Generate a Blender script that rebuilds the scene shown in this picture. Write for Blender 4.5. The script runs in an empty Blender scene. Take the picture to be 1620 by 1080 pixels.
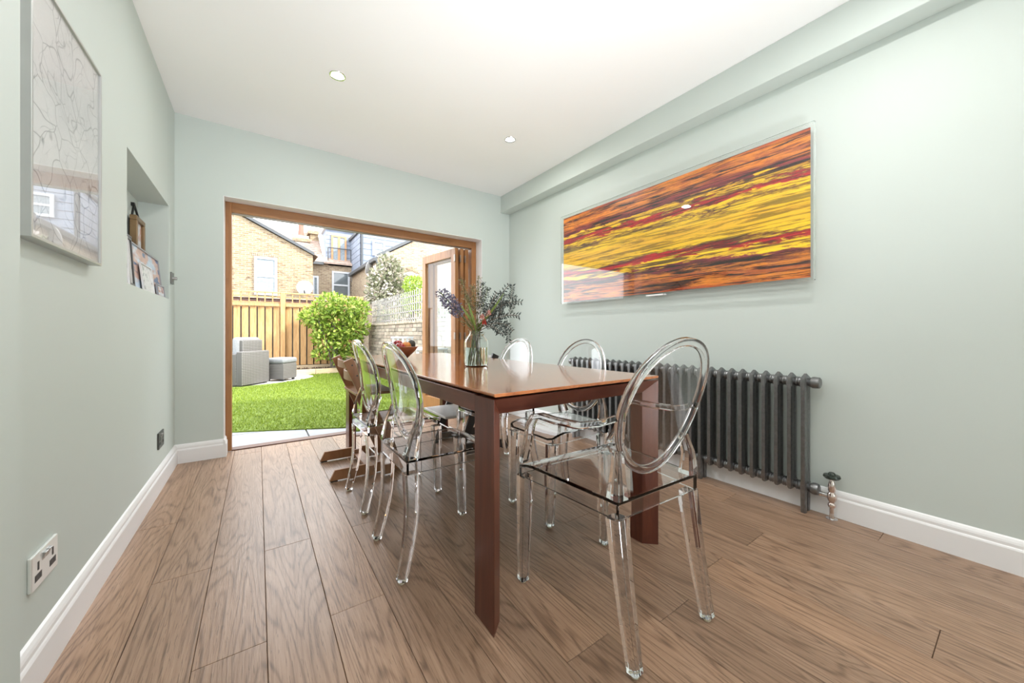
import bpy, bmesh, math, random
from mathutils import Vector, Matrix
random.seed(11)
SC = bpy.context.scene
COL = SC.collection
PI = math.pi

# ------------------------------------------------------------------ camera
FPX, CX, CY, CAMH, YAW = 574.0, 810.0, 527.0, 0.95, math.radians(35.0)
cd = bpy.data.cameras.new('camera')
cam = bpy.data.objects.new('camera', cd)
COL.objects.link(cam)
cd.sensor_width = 36.0
cd.lens = FPX / 1620.0 * 36.0
cd.shift_y = (CY - 540.0) / 1620.0
cd.clip_start = 0.02
cd.clip_end = 300
cam.location = (0, 0, CAMH)
cam.rotation_euler = (PI / 2, 0, -YAW)
SC.camera = cam

# ------------------------------------------------------------------ world, sun, exposure
SKY = 4.0
w = bpy.data.worlds.new('world')
SC.world = w
w.use_nodes = True
w.node_tree.nodes['Background'].inputs[0].default_value = (0.93, 0.965, 1.0, 1)
w.node_tree.nodes['Background'].inputs[1].default_value = SKY
sd = bpy.data.lights.new('sun', 'SUN')
sd.energy = 5.2
sd.angle = math.radians(3)
sd.color = (1.0, 0.95, 0.86)
sun = bpy.data.objects.new('sun', sd)
COL.objects.link(sun)
sun.rotation_euler = Vector((-0.62, 0.62, -0.72)).to_track_quat('-Z', 'Y').to_euler()
LAMP_W = 6.0            # every ceiling downlight


def area(name, loc, direction, sx, sy, energy, portal=False, color=(1, 1, 1)):
    d = bpy.data.lights.new(name, 'AREA')
    d.shape = 'RECTANGLE'
    d.size, d.size_y, d.energy, d.color = sx, sy, energy, color
    if portal:
        d.cycles.is_portal = True
    o = bpy.data.objects.new(name, d)
    COL.objects.link(o)
    o.location = loc
    o.rotation_euler = Vector(direction).to_track_quat('-Z', 'Z').to_euler()
    return o


area('door_daylight_portal', (0.93, 3.86, 1.0), (0, -1, 0), 2.26, 1.98, 1, True)
area('rear_daylight_portal', (0.95, -3.72, 1.55), (0, 1, 0), 1.4, 1.3, 1, True)
# added soft fill, no real lamp, thrown up at the ceiling from behind the viewer
bl = area('added_ceiling_fill', (0.9, -0.95, 0.1), (0.0, .70, .71), 0.9, 0.9, 37.0, color=(.93, .97, 1.0))
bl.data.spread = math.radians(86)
vs = SC.view_settings
vs.view_transform = 'Standard'
vs.look = 'None'
vs.exposure = 0.52
vs.gamma = 1.0
vs.use_curve_mapping = False
cy = SC.cycles
cy.use_denoising = True
cy.max_bounces = 14
cy.diffuse_bounces = 6
cy.glossy_bounces = 6
cy.transmission_bounces = 14
cy.transparent_max_bounces = 32
cy.sample_clamp_indirect = 6.0
cy.blur_glossy = 0.5


# ------------------------------------------------------------------ helpers
def ray(px, py):
    a, b = (px - CX) / FPX, (CY - py) / FPX
    s, c = math.sin(YAW), math.cos(YAW)
    return Vector((s + a * c, c - a * s, b))


def at(px, py, Y):
    d = ray(px, py)
    return Vector((0, 0, CAMH)) + d * (Y / d.y)


def atX(px, py, X):
    d = ray(px, py)
    return Vector((0, 0, CAMH)) + d * (X / d.x)


def atD(px, py, zc):
    return Vector((0, 0, CAMH)) + ray(px, py) * zc


def mw(o):
    return mw(o.parent) @ o.matrix_basis if o.parent else o.matrix_basis.copy()


class MB:
    def __init__(s):
        s.v, s.f = [], []

    def add(s, vs_, fs):
        n = len(s.v)
        s.v += [Vector(p) for p in vs_]
        s.f += [tuple(i + n for i in f) for f in fs]
        return s

    def box(s, x0, x1, y0, y1, z0, z1):
        return s.add([(x, y, z) for x in (x0, x1) for y in (y0, y1) for z in (z0, z1)],
                     [(0, 1, 3, 2), (4, 6, 7, 5), (0, 4, 5, 1), (2, 3, 7, 6), (0, 2, 6, 4), (1, 5, 7, 3)])

    def obox(s, c, size, M=None):
        M = M or Matrix.Identity(3)
        hx, hy, hz = [k / 2 for k in size]
        c = Vector(c)
        return s.add([c + M @ Vector((x, y, z)) for x in (-hx, hx) for y in (-hy, hy) for z in (-hz, hz)],
                     [(0, 1, 3, 2), (4, 6, 7, 5), (0, 4, 5, 1), (2, 3, 7, 6), (0, 2, 6, 4), (1, 5, 7, 3)])

    def sweep(s, path, prof, up=(0, 0, 1), scale=None, closed=False, cap=True):
        """prof: list of (a,b) in the plane (side, up') across the path"""
        P = [Vector(p) for p in path]
        n, m = len(P), len(prof)
        base = len(s.v)
        up = Vector(up)
        for i, p in enumerate(P):
            if closed:
                t = P[(i + 1) % n] - P[i - 1]
            else:
                t = P[min(i + 1, n - 1)] - P[max(i - 1, 0)]
            t.normalize()
            side = t.cross(up)
            if side.length < 1e-5:
                side = t.cross(Vector((1, 0, 0)))
            side.normalize()
            u2 = side.cross(t)
            k = scale[i] if scale else 1.0
            if not isinstance(k, (tuple, list)):
                k = (k, k)
            for a, b in prof:
                s.v.append(p + side * a * k[0] + u2 * b * k[1])
        rng = n if closed else n - 1
        for i in range(rng):
            j = (i + 1) % n
            for q in range(m):
                r = (q + 1) % m
                s.f.append((base + i * m + q, base + i * m + r, base + j * m + r, base + j * m + q))
        if cap and not closed:
            s.f.append(tuple(base + q for q in range(m))[::-1])
            s.f.append(tuple(base + (n - 1) * m + q for q in range(m)))
        return s

    def tube(s, path, r, n=8, up=(0, 0, 1), scale=None, closed=False):
        return s.sweep(path, [(r * math.cos(2 * PI * k / n), r * math.sin(2 * PI * k / n)) for k in range(n)], up, scale, closed)

    def bar(s, p, q, wd, ht, up=(0, 0, 1)):
        return s.sweep([p, q], [(-wd / 2, -ht / 2), (wd / 2, -ht / 2), (wd / 2, ht / 2), (-wd / 2, ht / 2)], up)

    def lathe(s, prof, c=(0, 0, 0), n=24, M=None):
        """prof: (r, z) list; r == 0 collapses"""
        base = len(s.v)
        c = Vector(c)
        rows = []
        for r, z in prof:
            row = []
            if r < 1e-6:
                p = Vector((0, 0, z))
                s.v.append(c + (M @ p if M else p))
                row = [len(s.v) - 1] * n
            else:
                for k in range(n):
                    p = Vector((r * math.cos(2 * PI * k / n), r * math.sin(2 * PI * k / n), z))
                    s.v.append(c + (M @ p if M else p))
                    row.append(len(s.v) - 1)
            rows.append(row)
        for a, b in zip(rows, rows[1:]):
            for k in range(n):
                q = [a[k], a[(k + 1) % n], b[(k + 1) % n], b[k]]
                u = []
                for i in q:
                    if i not in u:
                        u.append(i)
                if len(u) >= 3:
                    s.f.append(tuple(u))
        return s

    def prism(s, poly, axis, a, b):
        """poly (p,q) extruded along axis 'x','y' or 'z' from a to b"""
        n = len(poly)

        def P(u, v, t):
            return {'x': (t, u, v), 'y': (u, t, v), 'z': (u, v, t)}[axis]
        return s.add([P(u, v, a) for u, v in poly] + [P(u, v, b) for u, v in poly],
                     [tuple(range(n))[::-1], tuple(range(n, 2 * n))] + [(i, (i + 1) % n, n + (i + 1) % n, n + i) for i in range(n)])

    def poly3(s, pts, thick):
        """planar polygon of 3-D points given a thickness vector"""
        n = len(pts)
        t = Vector(thick)
        P = [Vector(p) for p in pts]
        return s.add(P + [p + t for p in P], [tuple(range(n))[::-1], tuple(range(n, 2 * n))] + [(i, (i + 1) % n, n + (i + 1) % n, n + i) for i in range(n)])

    def leaf(s, p, d, nrm, L, W):
        d = Vector(d).normalized()
        side = d.cross(Vector(nrm))
        if side.length < 1e-4:
            side = d.cross(Vector((0.3, 0.5, 0.8)))
        side.normalize()
        up = side.cross(d)
        p = Vector(p)
        return s.add([p, p + d * L * .5 + side * W / 2 + up * W * .12, p + d * L, p + d * L * .5 - side * W / 2 + up * W * .12],
                     [(0, 1, 2), (0, 2, 3)])

    def build(s, name, mat, parent=None, bevel=0.0, seg=2, smooth=False, angle=35, flip=True):
        me = bpy.data.meshes.new(name)
        V = s.v
        if parent is not None:
            I = mw(parent).inverted()
            V = [I @ p for p in V]
        me.from_pydata([tuple(p) for p in V], [], s.f)
        if flip or bevel:
            bm = bmesh.new()
            bm.from_mesh(me)
            if flip:
                bmesh.ops.recalc_face_normals(bm, faces=bm.faces)
            if bevel:
                ed = [e for e in bm.edges if len(e.link_faces) == 2 and e.calc_face_angle(0) > math.radians(30)]
                bmesh.ops.bevel(bm, geom=ed, offset=bevel, segments=seg, affect='EDGES', profile=0.5, clamp_overlap=True)
            bm.to_mesh(me)
            bm.free()
        if smooth:
            me.polygons.foreach_set('use_smooth', [True] * len(me.polygons))
            me.set_sharp_from_angle(angle=math.radians(angle))
        me.materials.append(mat)
        o = bpy.data.objects.new(name, me)
        COL.objects.link(o)
        if parent is not None:
            o.parent = parent
        return o


def tag(o, label, cat, group=None, kind=None):
    o['label'] = label
    o['category'] = cat
    if group:
        o['group'] = group
    if kind:
        o['kind'] = kind
    return o


def thing(name, label, cat, loc=(0, 0, 0), rotz=0.0, group=None, kind=None):
    o = bpy.data.objects.new(name, None)
    COL.objects.link(o)
    o.empty_display_size = 0.1
    o.location = loc
    o.rotation_euler = (0, 0, rotz)
    o.matrix_basis = Matrix.Translation(Vector(loc)) @ Matrix.Rotation(rotz, 4, 'Z')
    return tag(o, label, cat, group, kind)


def struct(o, label=None, cat=None):
    o['kind'] = 'structure'
    if label:
        o['label'] = label
    if cat:
        o['category'] = cat
    return o


def copy_tree(o, parent=None):
    c = o.copy()
    COL.objects.link(c)
    c.parent = parent
    for ch in list(o.children):
        copy_tree(ch, c)
    return c


def place(o, loc, rotz=0.0):
    o.matrix_basis = Matrix.Translation(Vector(loc)) @ Matrix.Rotation(rotz, 4, 'Z')


def inst(mesh_obj, name, parent=None, M=None):
    o = bpy.data.objects.new(name, mesh_obj.data)
    COL.objects.link(o)
    if parent is not None:
        o.parent = parent
    if M is not None:
        o.matrix_basis = M
    return o


# ------------------------------------------------------------------ materials
class N:
    """small node-tree writer"""
    def __init__(s, name):
        s.m = bpy.data.materials.new(name)
        s.m.use_nodes = True
        s.t = s.m.node_tree
        s.t.nodes.clear()
        s.out = s.n('ShaderNodeOutputMaterial')

    def n(s, typ, **kw):
        x = s.t.nodes.new(typ)
        for k, v in kw.items():
            setattr(x, k, v)
        return x

    def link(s, a, b):
        s.t.links.new(a, b)

    def coord(s, kind='Object', scale=(1, 1, 1), loc=(0, 0, 0), rot=(0, 0, 0), src=None):
        mp = s.n('ShaderNodeMapping')
        if src is None:
            if kind == 'World':
                src = s.n('ShaderNodeNewGeometry').outputs['Position']
            else:
                src = s.n('ShaderNodeTexCoord').outputs[kind]
        s.link(src, mp.inputs[0])
        mp.inputs['Scale'].default_value = scale
        mp.inputs['Location'].default_value = loc
        mp.inputs['Rotation'].default_value = rot
        return mp.outputs[0]

    def noise(s, vec, scale=5, detail=4, rough=0.5, dist=0.0):
        x = s.n('ShaderNodeTexNoise')
        s.link(vec, x.inputs['Vector'])
        x.inputs['Scale'].default_value = scale
        x.inputs['Detail'].default_value = detail
        x.inputs['Roughness'].default_value = rough
        x.inputs['Distortion'].default_value = dist
        return x.outputs['Fac']

    def ramp(s, fac, stops, interp='LINEAR'):
        x = s.n('ShaderNodeValToRGB')
        x.color_ramp.interpolation = interp
        e = x.color_ramp.elements
        while len(e) > 1:
            e.remove(e[-1])
        for i, (p, c) in enumerate(stops):
            if i == 0:
                el = e[0]
                el.position = p
            else:
                el = e.new(p)
            el.color = (*c, 1) if len(c) == 3 else c
        s.link(fac, x.inputs[0])
        return x.outputs[0]

    def math(s, op, a, b=None, c=None):
        x = s.n('ShaderNodeMath', operation=op)
        for i, k in enumerate((a, b, c)):
            if k is None:
                continue
            if isinstance(k, (int, float)):
                x.inputs[i].default_value = k
            else:
                s.link(k, x.inputs[i])
        return x.outputs[0]

    def mix(s, fac, a, b, blend='MIX'):
        x = s.n('ShaderNodeMix', data_type='RGBA', blend_type=blend)
        for sock, k in ((x.inputs[0], fac), (x.inputs[6], a), (x.inputs[7], b)):
            if isinstance(k, (int, float)):
                sock.default_value = k
            elif isinstance(k, (tuple, list)):
                sock.default_value = (*k, 1) if len(k) == 3 else k
            else:
                s.link(k, sock)
        return x.outputs[2]

    def bump(s, height, strength=0.2, dist=0.01):
        x = s.n('ShaderNodeBump')
        x.inputs['Strength'].default_value = strength
        x.inputs['Distance'].default_value = dist
        s.link(height, x.inputs['Height'])
        return x.outputs[0]

    def bsdf(s, color, rough=0.5, metal=0.0, normal=None, **kw):
        b = s.n('ShaderNodeBsdfPrincipled')
        for key, k in (('Base Color', color), ('Roughness', rough), ('Metallic', metal)):
            if isinstance(k, (int, float)):
                b.inputs[key].default_value = k
            elif isinstance(k, (tuple, list)):
                b.inputs[key].default_value = (*k, 1) if len(k) == 3 else k
            else:
                s.link(k, b.inputs[key])
        for k, v in kw.items():
            b.inputs[k.replace('_', ' ')].default_value = v
        if normal is not None:
            s.link(normal, b.inputs['Normal'])
        s.link(b.outputs[0], s.out.inputs[0])
        return s.m


def flat(name, color, rough=0.5, metal=0.0, var=0.06, scale=8.0, **kw):
    q = N(name)
    c = q.coord('Object')
    f = q.noise(c, scale, 3)
    d = tuple(max(0, k * (1 - var)) for k in color)
    e = tuple(min(1, k * (1 + var)) for k in color)
    return q.bsdf(q.ramp(f, [(0.3, d), (0.7, e)]), rough, metal, **kw)


def paint(name, color, rough=0.55):
    q = N(name)
    c = q.coord('World')
    f = q.noise(c, 1.2, 2)
    col = q.ramp(f, [(0.3, tuple(k * .985 for k in color)), (0.7, tuple(min(1, k * 1.01) for k in color))])
    return q.bsdf(col, rough, 0, q.bump(q.noise(c, 260, 2), 0.05, 0.002))


def wood(name, cols, scale=(2.5, 22, 22), rough=0.3, seed=0.0, bumpy=0.05, dist=1.2, coat=0.0, rnd=True, kind='Object'):
    """grain runs along the axis with the small scale value"""
    q = N(name)
    if rnd:
        inf = q.n('ShaderNodeObjectInfo')
        off = q.n('ShaderNodeVectorMath', operation='SCALE')
        cmb = q.n('ShaderNodeCombineXYZ')
        for i in range(3):
            q.link(inf.outputs['Random'], cmb.inputs[i])
        q.link(cmb.outputs[0], off.inputs[0])
        off.inputs['Scale'].default_value = 37.0
        addv = q.n('ShaderNodeVectorMath', operation='ADD')
        src = q.n('ShaderNodeNewGeometry').outputs['Position'] if kind == 'World' else q.n('ShaderNodeTexCoord').outputs['Object']
        q.link(src, addv.inputs[0])
        q.link(off.outputs[0], addv.inputs[1])
        c = q.coord(src=addv.outputs[0], scale=scale, loc=(seed, seed, seed))
    else:
        c = q.coord(kind, scale=scale, loc=(seed, seed, seed))
    f1 = q.noise(c, 1.0, 5, 0.6, dist)
    f2 = q.noise(c, 4.0, 6, 0.7, 0.4)
    f = q.math('ADD', q.math('MULTIPLY', f1, 0.72), q.math('MULTIPLY', f2, 0.28))
    col = q.ramp(f, [(0.28, cols[0]), (0.5, cols[1]), (0.72, cols[2])])
    return q.bsdf(col, rough, 0, q.bump(f2, bumpy, 0.004), Coat_Weight=coat, Coat_Roughness=0.08)


def oak_floor():
    q = N('oak_plank')
    inf = q.n('ShaderNodeObjectInfo')
    cmb = q.n('ShaderNodeCombineXYZ')
    q.link(q.math('MULTIPLY', inf.outputs['Random'], 9.0), cmb.inputs[0])
    q.link(q.math('MULTIPLY', inf.outputs['Random'], 23.0), cmb.inputs[1])
    q.link(q.math('MULTIPLY', inf.outputs['Random'], 5.0), cmb.inputs[2])
    addv = q.n('ShaderNodeVectorMath', operation='ADD')
    q.link(q.n('ShaderNodeNewGeometry').outputs['Position'], addv.inputs[0])
    q.link(cmb.outputs[0], addv.inputs[1])
    P = addv.outputs[0]
    # cathedral figure: rings of a slow field that is stretched along the board
    slow = q.noise(q.coord(src=P, scale=(5.0, 0.5, 1)), 1.0, 2, 0.45, 0.25)
    rings = q.math('SINE', q.math('MULTIPLY', slow, 190.0))
    rings = q.math('MULTIPLY_ADD', rings, 0.5, 0.5)
    fine = q.noise(q.coord(src=P, scale=(120, 5.0, 1)), 1.0, 4, 0.65)
    pore = q.noise(q.coord(src=P, scale=(330, 14.0, 1)), 1.0, 2, 0.5)
    broad = q.noise(q.coord(src=P, scale=(4, 1.0, 1)), 1.0, 3)
    g = q.math('ADD', q.math('MULTIPLY', q.math('POWER', rings, 4.0), 0.2), q.math('MULTIPLY', fine, 0.8))
    col = q.ramp(g, [(0.25, (0.41, 0.272, 0.186)), (0.44, (0.335, 0.212, 0.14)), (0.58, (0.245, 0.15, 0.096)), (0.78, (0.12, 0.07, 0.045))])
    col = q.mix(0.5, col, q.ramp(broad, [(0.3, (0.62, 0.6, 0.58)), (0.7, (1.0, 1.0, 1.0))]), 'MULTIPLY')
    col = q.mix(q.math('MULTIPLY', q.math('GREATER_THAN', pore, 0.63), 0.5), col, (0.09, 0.055, 0.034))
    tint = q.ramp(inf.outputs['Random'], [(0.0, (0.86, 0.85, 0.84)), (0.5, (1, 1, 1)), (1.0, (1.12, 1.08, 1.03))])
    col = q.mix(1.0, col, tint, 'MULTIPLY')
    h = q.math('ADD', g, pore)
    return q.bsdf(col, q.math('MULTIPLY_ADD', fine, 0.16, 0.26), 0, q.bump(h, 0.14, 0.003), Specular_IOR_Level=0.5)


def brick(name, c1, c2, mort, sc=1.0, bw=0.225, bh=0.075, bumpy=0.4):
    q = N(name)
    g = q.n('ShaderNodeNewGeometry')
    sep = q.n('ShaderNodeSeparateXYZ')
    q.link(g.outputs['Position'], sep.inputs[0])
    cmb = q.n('ShaderNodeCombineXYZ')
    q.link(q.math('ADD', sep.outputs[0], sep.outputs[1]), cmb.inputs[0])
    q.link(sep.outputs[2], cmb.inputs[1])
    b = q.n('ShaderNodeTexBrick')
    q.link(cmb.outputs[0], b.inputs['Vector'])
    b.inputs['Scale'].default_value = sc
    b.inputs['Brick Width'].default_value = bw
    b.inputs['Row Height'].default_value = bh
    b.inputs['Mortar Size'].default_value = 0.009
    b.inputs['Mortar Smooth'].default_value = 0.2
    b.inputs['Bias'].default_value = -0.1
    b.inputs['Color1'].default_value = (*c1, 1)
    b.inputs['Color2'].default_value = (*c2, 1)
    b.inputs['Mortar'].default_value = (*mort, 1)
    w1 = q.noise(q.coord(src=cmb.outputs[0], scale=(4.4, 13, 1)), 1.0, 3, 0.6)
    col = q.mix(0.75, b.outputs[0], q.ramp(w1, [(0.34, (0.25, 0.2, 0.17)), (0.43, (0.9, 0.85, 0.8)), (0.65, (1.0, 0.97, 0.88))]), 'MULTIPLY')
    return q.bsdf(col, 0.85, 0, q.bump(b.outputs['Fac'], -bumpy, 0.02))


def glassy(name, color=(1, 1, 1), ior=1.45, rough=0.0):
    q = N(name)
    g = q.n('ShaderNodeBsdfGlass')
    g.inputs['Color'].default_value = (*color, 1)
    g.inputs['IOR'].default_value = ior
    g.inputs['Roughness'].default_value = rough
    q.link(g.outputs[0], q.out.inputs[0])
    return q.m


def pane(name, color=(0.97, 0.985, 0.98), ior=1.5):
    """thin sheet: Fresnel reflection over a straight view through"""
    q = N(name)
    g = q.n('ShaderNodeBsdfGlossy')
    g.inputs['Roughness'].default_value = 0.0
    t = q.n('ShaderNodeBsdfTransparent')
    t.inputs['Color'].default_value = (*color, 1)
    fr = q.n('ShaderNodeFresnel')
    bf = q.n('ShaderNodeNewGeometry').outputs['Backfacing']      # same reflectance on both faces of the sheet
    q.link(q.math('MULTIPLY_ADD', bf, 1 / ior - ior, ior), fr.inputs['IOR'])
    m = q.n('ShaderNodeMixShader')
    q.link(fr.outputs[0], m.inputs[0])
    q.link(t.outputs[0], m.inputs[1])
    q.link(g.outputs[0], m.inputs[2])
    q.link(m.outputs[0], q.out.inputs[0])
    return q.m


def emit(name, color, s_):
    q = N(name)
    e = q.n('ShaderNodeEmission')
    e.inputs[0].default_value = (*color, 1)
    e.inputs[1].default_value = s_
    q.link(e.outputs[0], q.out.inputs[0])
    return q.m


def painting_mat():
    q = N('abstract_streaks')
    tc = q.n('ShaderNodeTexCoord').outputs['Object']       # local: y along the picture, z up (metres from the centre)
    sep = q.n('ShaderNodeSeparateXYZ')
    q.link(tc, sep.inputs[0])
    v = q.math('MULTIPLY_ADD', sep.outputs[2], 1 / 0.8, 0.5)
    wav = q.noise(q.coord(src=tc, scale=(1, 1.3, 2.0), loc=(0, 3.1, 0)), 1.0, 3, 0.5)
    wav2 = q.noise(q.coord(src=tc, scale=(1, 3.2, 24), rot=(-0.05, 0, 0)), 1.0, 6, 0.72, 0.8)
    wav3 = q.noise(q.coord(src=tc, scale=(1, 11, 85), rot=(-0.07, 0, 0)), 1.0, 4, 0.7, 0.6)
    vv = q.math('ADD', v, q.math('MULTIPLY_ADD', wav, 0.2, -0.1))
    vv = q.math('ADD', vv, q.math('MULTIPLY_ADD', wav2, 0.2, -0.1))
    vv = q.math('ADD', vv, q.math('MULTIPLY_ADD', wav3, 0.06, -0.03))
    Y_, O_, R_, M_, B_ = (0.86, 0.57, 0.01), (0.7, 0.24, 0.02), (0.46, 0.004, 0.012), (0.12, 0.015, 0.018), (0.36, 0.075, 0.018)
    col = q.ramp(vv, [(0.0, (0.42, 0.07, 0.01)), (0.06, O_), (0.11, B_), (0.15, O_), (0.19, M_), (0.225, (0.25, 0.02, 0.04)), (0.24, Y_), (0.285, Y_), (0.295, R_), (0.33, R_),
                      (0.34, M_), (0.37, Y_), (0.42, (0.82, 0.5, 0.015)), (0.5, (0.8, 0.46, 0.03)), (0.59, Y_), (0.62, M_), (0.635, Y_), (0.665, Y_), (0.675, R_), (0.705, R_),
                      (0.715, M_), (0.73, Y_), (0.765, (0.8, 0.45, 0.02)), (0.775, M_), (0.81, (0.22, 0.02, 0.035)), (0.835, B_), (0.875, O_), (0.91, B_), (0.95, O_), (1.0, (0.38, 0.05, 0.015))])
    st = q.noise(q.coord(src=tc, scale=(1, 2.4, 52), rot=(-0.07, 0, 0)), 1.0, 5, 0.7, 0.9)
    edge = q.math('ABSOLUTE', q.math('SUBTRACT', v, 0.5))
    dark = q.ramp(st, [(0.42, (0.03, 0.008, 0.006)), (0.465, (0.5, 0.3, 0.24)), (0.49, (1, .97, .92)), (0.58, (1.35, 1.3, 1.2))])
    amt = q.n('ShaderNodeClamp')
    q.link(q.math('MULTIPLY_ADD', edge, 1.4, 0.55), amt.inputs[0])
    col = q.mix(amt.outputs[0], col, dark, 'MULTIPLY')
    return q.bsdf(col, 0.35, 0)


def drawing_mat():
    q = N('crinkled_paper_drawing')
    tc = q.coord('World', scale=(1, 1, 1))
    n = q.noise(tc, 5, 3)
    warp = q.n('ShaderNodeVectorMath', operation='MULTIPLY_ADD')
    cm = q.n('ShaderNodeTexNoise')
    q.link(tc, cm.inputs['Vector'])
    cm.inputs['Scale'].default_value = 4
    q.link(cm.outputs['Color'], warp.inputs[0])
    warp.inputs[1].default_value = (0.25, 0.25, 0.25)
    q.link(tc, warp.inputs[2])
    lines = []
    for sc_, th_ in ((8, 0.007), (19, 0.012)):
        vo = q.n('ShaderNodeTexVoronoi', feature='DISTANCE_TO_EDGE')
        q.link(warp.outputs[0], vo.inputs['Vector'])
        vo.inputs['Scale'].default_value = sc_
        lines.append(q.ramp(vo.outputs['Distance'], [(0.0, (0.12, 0.12, 0.13)), (th_, (0.55, 0.55, 0.56)), (th_ * 3, (1, 1, 1))]))
    msk = q.ramp(q.noise(tc, 9, 2), [(0.45, (0, 0, 0)), (0.6, (1, 1, 1))])
    col = q.ramp(n, [(0.3, (0.74, 0.74, 0.75)), (0.7, (0.86, 0.86, 0.86))])
    col = q.mix(0.8, col, lines[0], 'MULTIPLY')
    col = q.mix(q.math('MULTIPLY', msk, 0.7), col, lines[1], 'MULTIPLY')
    return q.bsdf(col, 0.6)


def photo_mat(name, bg, skin, hair, seed):
    """a snapshot: pale background with one or two out-of-focus heads"""
    q = N(name)
    tc = q.n('ShaderNodeTexCoord').outputs['Generated']
    v = q.coord(src=tc, scale=(1, 2.0, 2.0), loc=(0, seed, seed * .7))
    f = q.noise(v, 1.4, 2)
    g = q.noise(v, 4.0, 3)
    col = q.ramp(f, [(0.4, bg), (0.5, skin), (0.58, skin), (0.64, hair)], 'EASE')
    col = q.mix(0.35, col, q.ramp(g, [(0.35, (0.5, 0.5, 0.55)), (0.6, (1, 1, 1))]), 'MULTIPLY')
    return q.bsdf(col, 0.25)


M = {}
M['wall'] = paint('sage_wall_paint', (0.56, 0.618, 0.588), 0.6)
M['ceil'] = paint('white_ceiling_paint', (0.9, 0.9, 0.9), 0.7)
M['white'] = paint('white_gloss_paint', (0.82, 0.82, 0.83), 0.3)
M['oak'] = oak_floor()
M['sub'] = flat('dark_subfloor', (0.03, 0.022, 0.016), 0.9)
M['door'] = wood('oiled_hardwood', [(0.2, 0.08, 0.025), (0.34, 0.15, 0.05), (0.42, 0.2, 0.075)], (16, 16, 1.6), 0.38)
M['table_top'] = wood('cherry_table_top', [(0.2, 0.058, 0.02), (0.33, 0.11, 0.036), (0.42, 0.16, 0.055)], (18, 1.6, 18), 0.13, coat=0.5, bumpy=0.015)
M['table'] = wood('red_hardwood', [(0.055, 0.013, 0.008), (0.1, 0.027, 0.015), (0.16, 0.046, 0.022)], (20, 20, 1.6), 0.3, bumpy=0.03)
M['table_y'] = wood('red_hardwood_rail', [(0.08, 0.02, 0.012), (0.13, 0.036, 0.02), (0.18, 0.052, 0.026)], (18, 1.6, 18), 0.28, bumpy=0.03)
M['gap'] = flat('black_shadow_gap', (0.012, 0.009, 0.008), 0.8)
M['ghost'] = glassy('clear_polycarbonate', (0.985, 0.985, 0.99), 1.42)
M['glass'] = glassy('clear_glass', (0.985, 0.996, 0.99), 1.4)
M['acrylic'] = pane('acrylic_sheet', (0.985, 0.99, 0.985), 1.5)
M['water'] = glassy('water', (0.96, 0.985, 0.975), 1.2)
M['pane'] = pane('window_pane')
M['pane_door'] = pane('door_pane', (0.97, 0.985, 0.98), 1.28)
M['pane_art'] = pane('picture_pane', (0.99, 0.99, 0.99), 1.55)
M['iron'] = flat('anthracite_radiator', (0.24, 0.242, 0.245), 0.36, 0.9, 0.15, 60)
M['chrome'] = flat('polished_chrome', (0.75, 0.74, 0.74), 0.12, 1.0, 0.03)
M['steel'] = flat('brushed_steel', (0.5, 0.5, 0.5), 0.35, 1.0, 0.05)
M['silver'] = flat('silver_picture_frame', (0.52, 0.53, 0.52), 0.35, 0.7, 0.04)
M['black'] = flat('black_plastic', (0.012, 0.012, 0.013), 0.4)
M['blackwood'] = flat('black_lacquered_wood', (0.02, 0.018, 0.018), 0.35)
M['creamwood'] = flat('white_lacquered_wood', (0.75, 0.75, 0.74), 0.3)
M['walnut'] = wood('brown_beech', [(0.19, 0.082, 0.034), (0.28, 0.126, 0.052), (0.34, 0.16, 0.07)], (14, 14, 3), 0.4, bumpy=0.02)
M['gold'] = flat('gilt_wood', (0.2, 0.125, 0.06), 0.4, 0.4, 0.2)
M['paint_art'] = painting_mat()
M['drawing'] = drawing_mat()
M['lamp'] = emit('downlight_lens', (1.0, 0.97, 0.9), 6.0)
M['brickA'] = brick('yellow_stock_brick', (0.22, 0.155, 0.088), (0.34, 0.26, 0.155), (0.33, 0.3, 0.25))
M['brickC'] = brick('buff_stock_brick', (0.27, 0.2, 0.135), (0.37, 0.3, 0.205), (0.38, 0.345, 0.29))
M['stone'] = flat('weathered_brick', (0.34, 0.28, 0.22), 0.9, 0, 0.35, 9)
M['mortar'] = flat('lime_mortar', (0.2, 0.18, 0.155), 0.95)
M['slate'] = flat('blue_grey_slate', (0.2, 0.235, 0.3), 0.6, 0, 0.15, 3)
M['tile'] = flat('clay_roof_tile', (0.36, 0.27, 0.22), 0.8, 0, 0.25, 6)
M['pot'] = flat('terracotta_chimney_pot', (0.26, 0.11, 0.08), 0.8)
M['bwhite'] = flat('white_render', (0.5, 0.5, 0.5), 0.6)
M['winwhite'] = flat('white_window_frame', (0.5, 0.52, 0.55), 0.4)
M['winglass'] = flat('far_window_glass', (0.12, 0.14, 0.15), 0.05, 0.0, 0.1, 2, Specular_IOR_Level=0.9)
M['curtain'] = flat('pale_curtain', (0.22, 0.26, 0.29), 0.8, 0, 0.2, 14)
M['gutter'] = flat('dark_gutter', (0.06, 0.065, 0.07), 0.5)
M['fence'] = wood('cedar_fence_board', [(0.25, 0.13, 0.045), (0.4, 0.23, 0.095), (0.5, 0.32, 0.15)], (20, 20, 2.2), 0.75, bumpy=0.2)
M['sleeper'] = wood('pale_timber_sleeper', [(0.42, 0.3, 0.18), (0.52, 0.4, 0.26), (0.58, 0.46, 0.32)], (2, 18, 18), 0.8, bumpy=0.2)
M['trellis'] = flat('weathered_white_trellis', (0.33, 0.31, 0.3), 0.7, 0, 0.2)
M['slab'] = flat('pale_porcelain_slab', (0.24, 0.247, 0.262), 0.5, 0, 0.12, 4)
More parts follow.
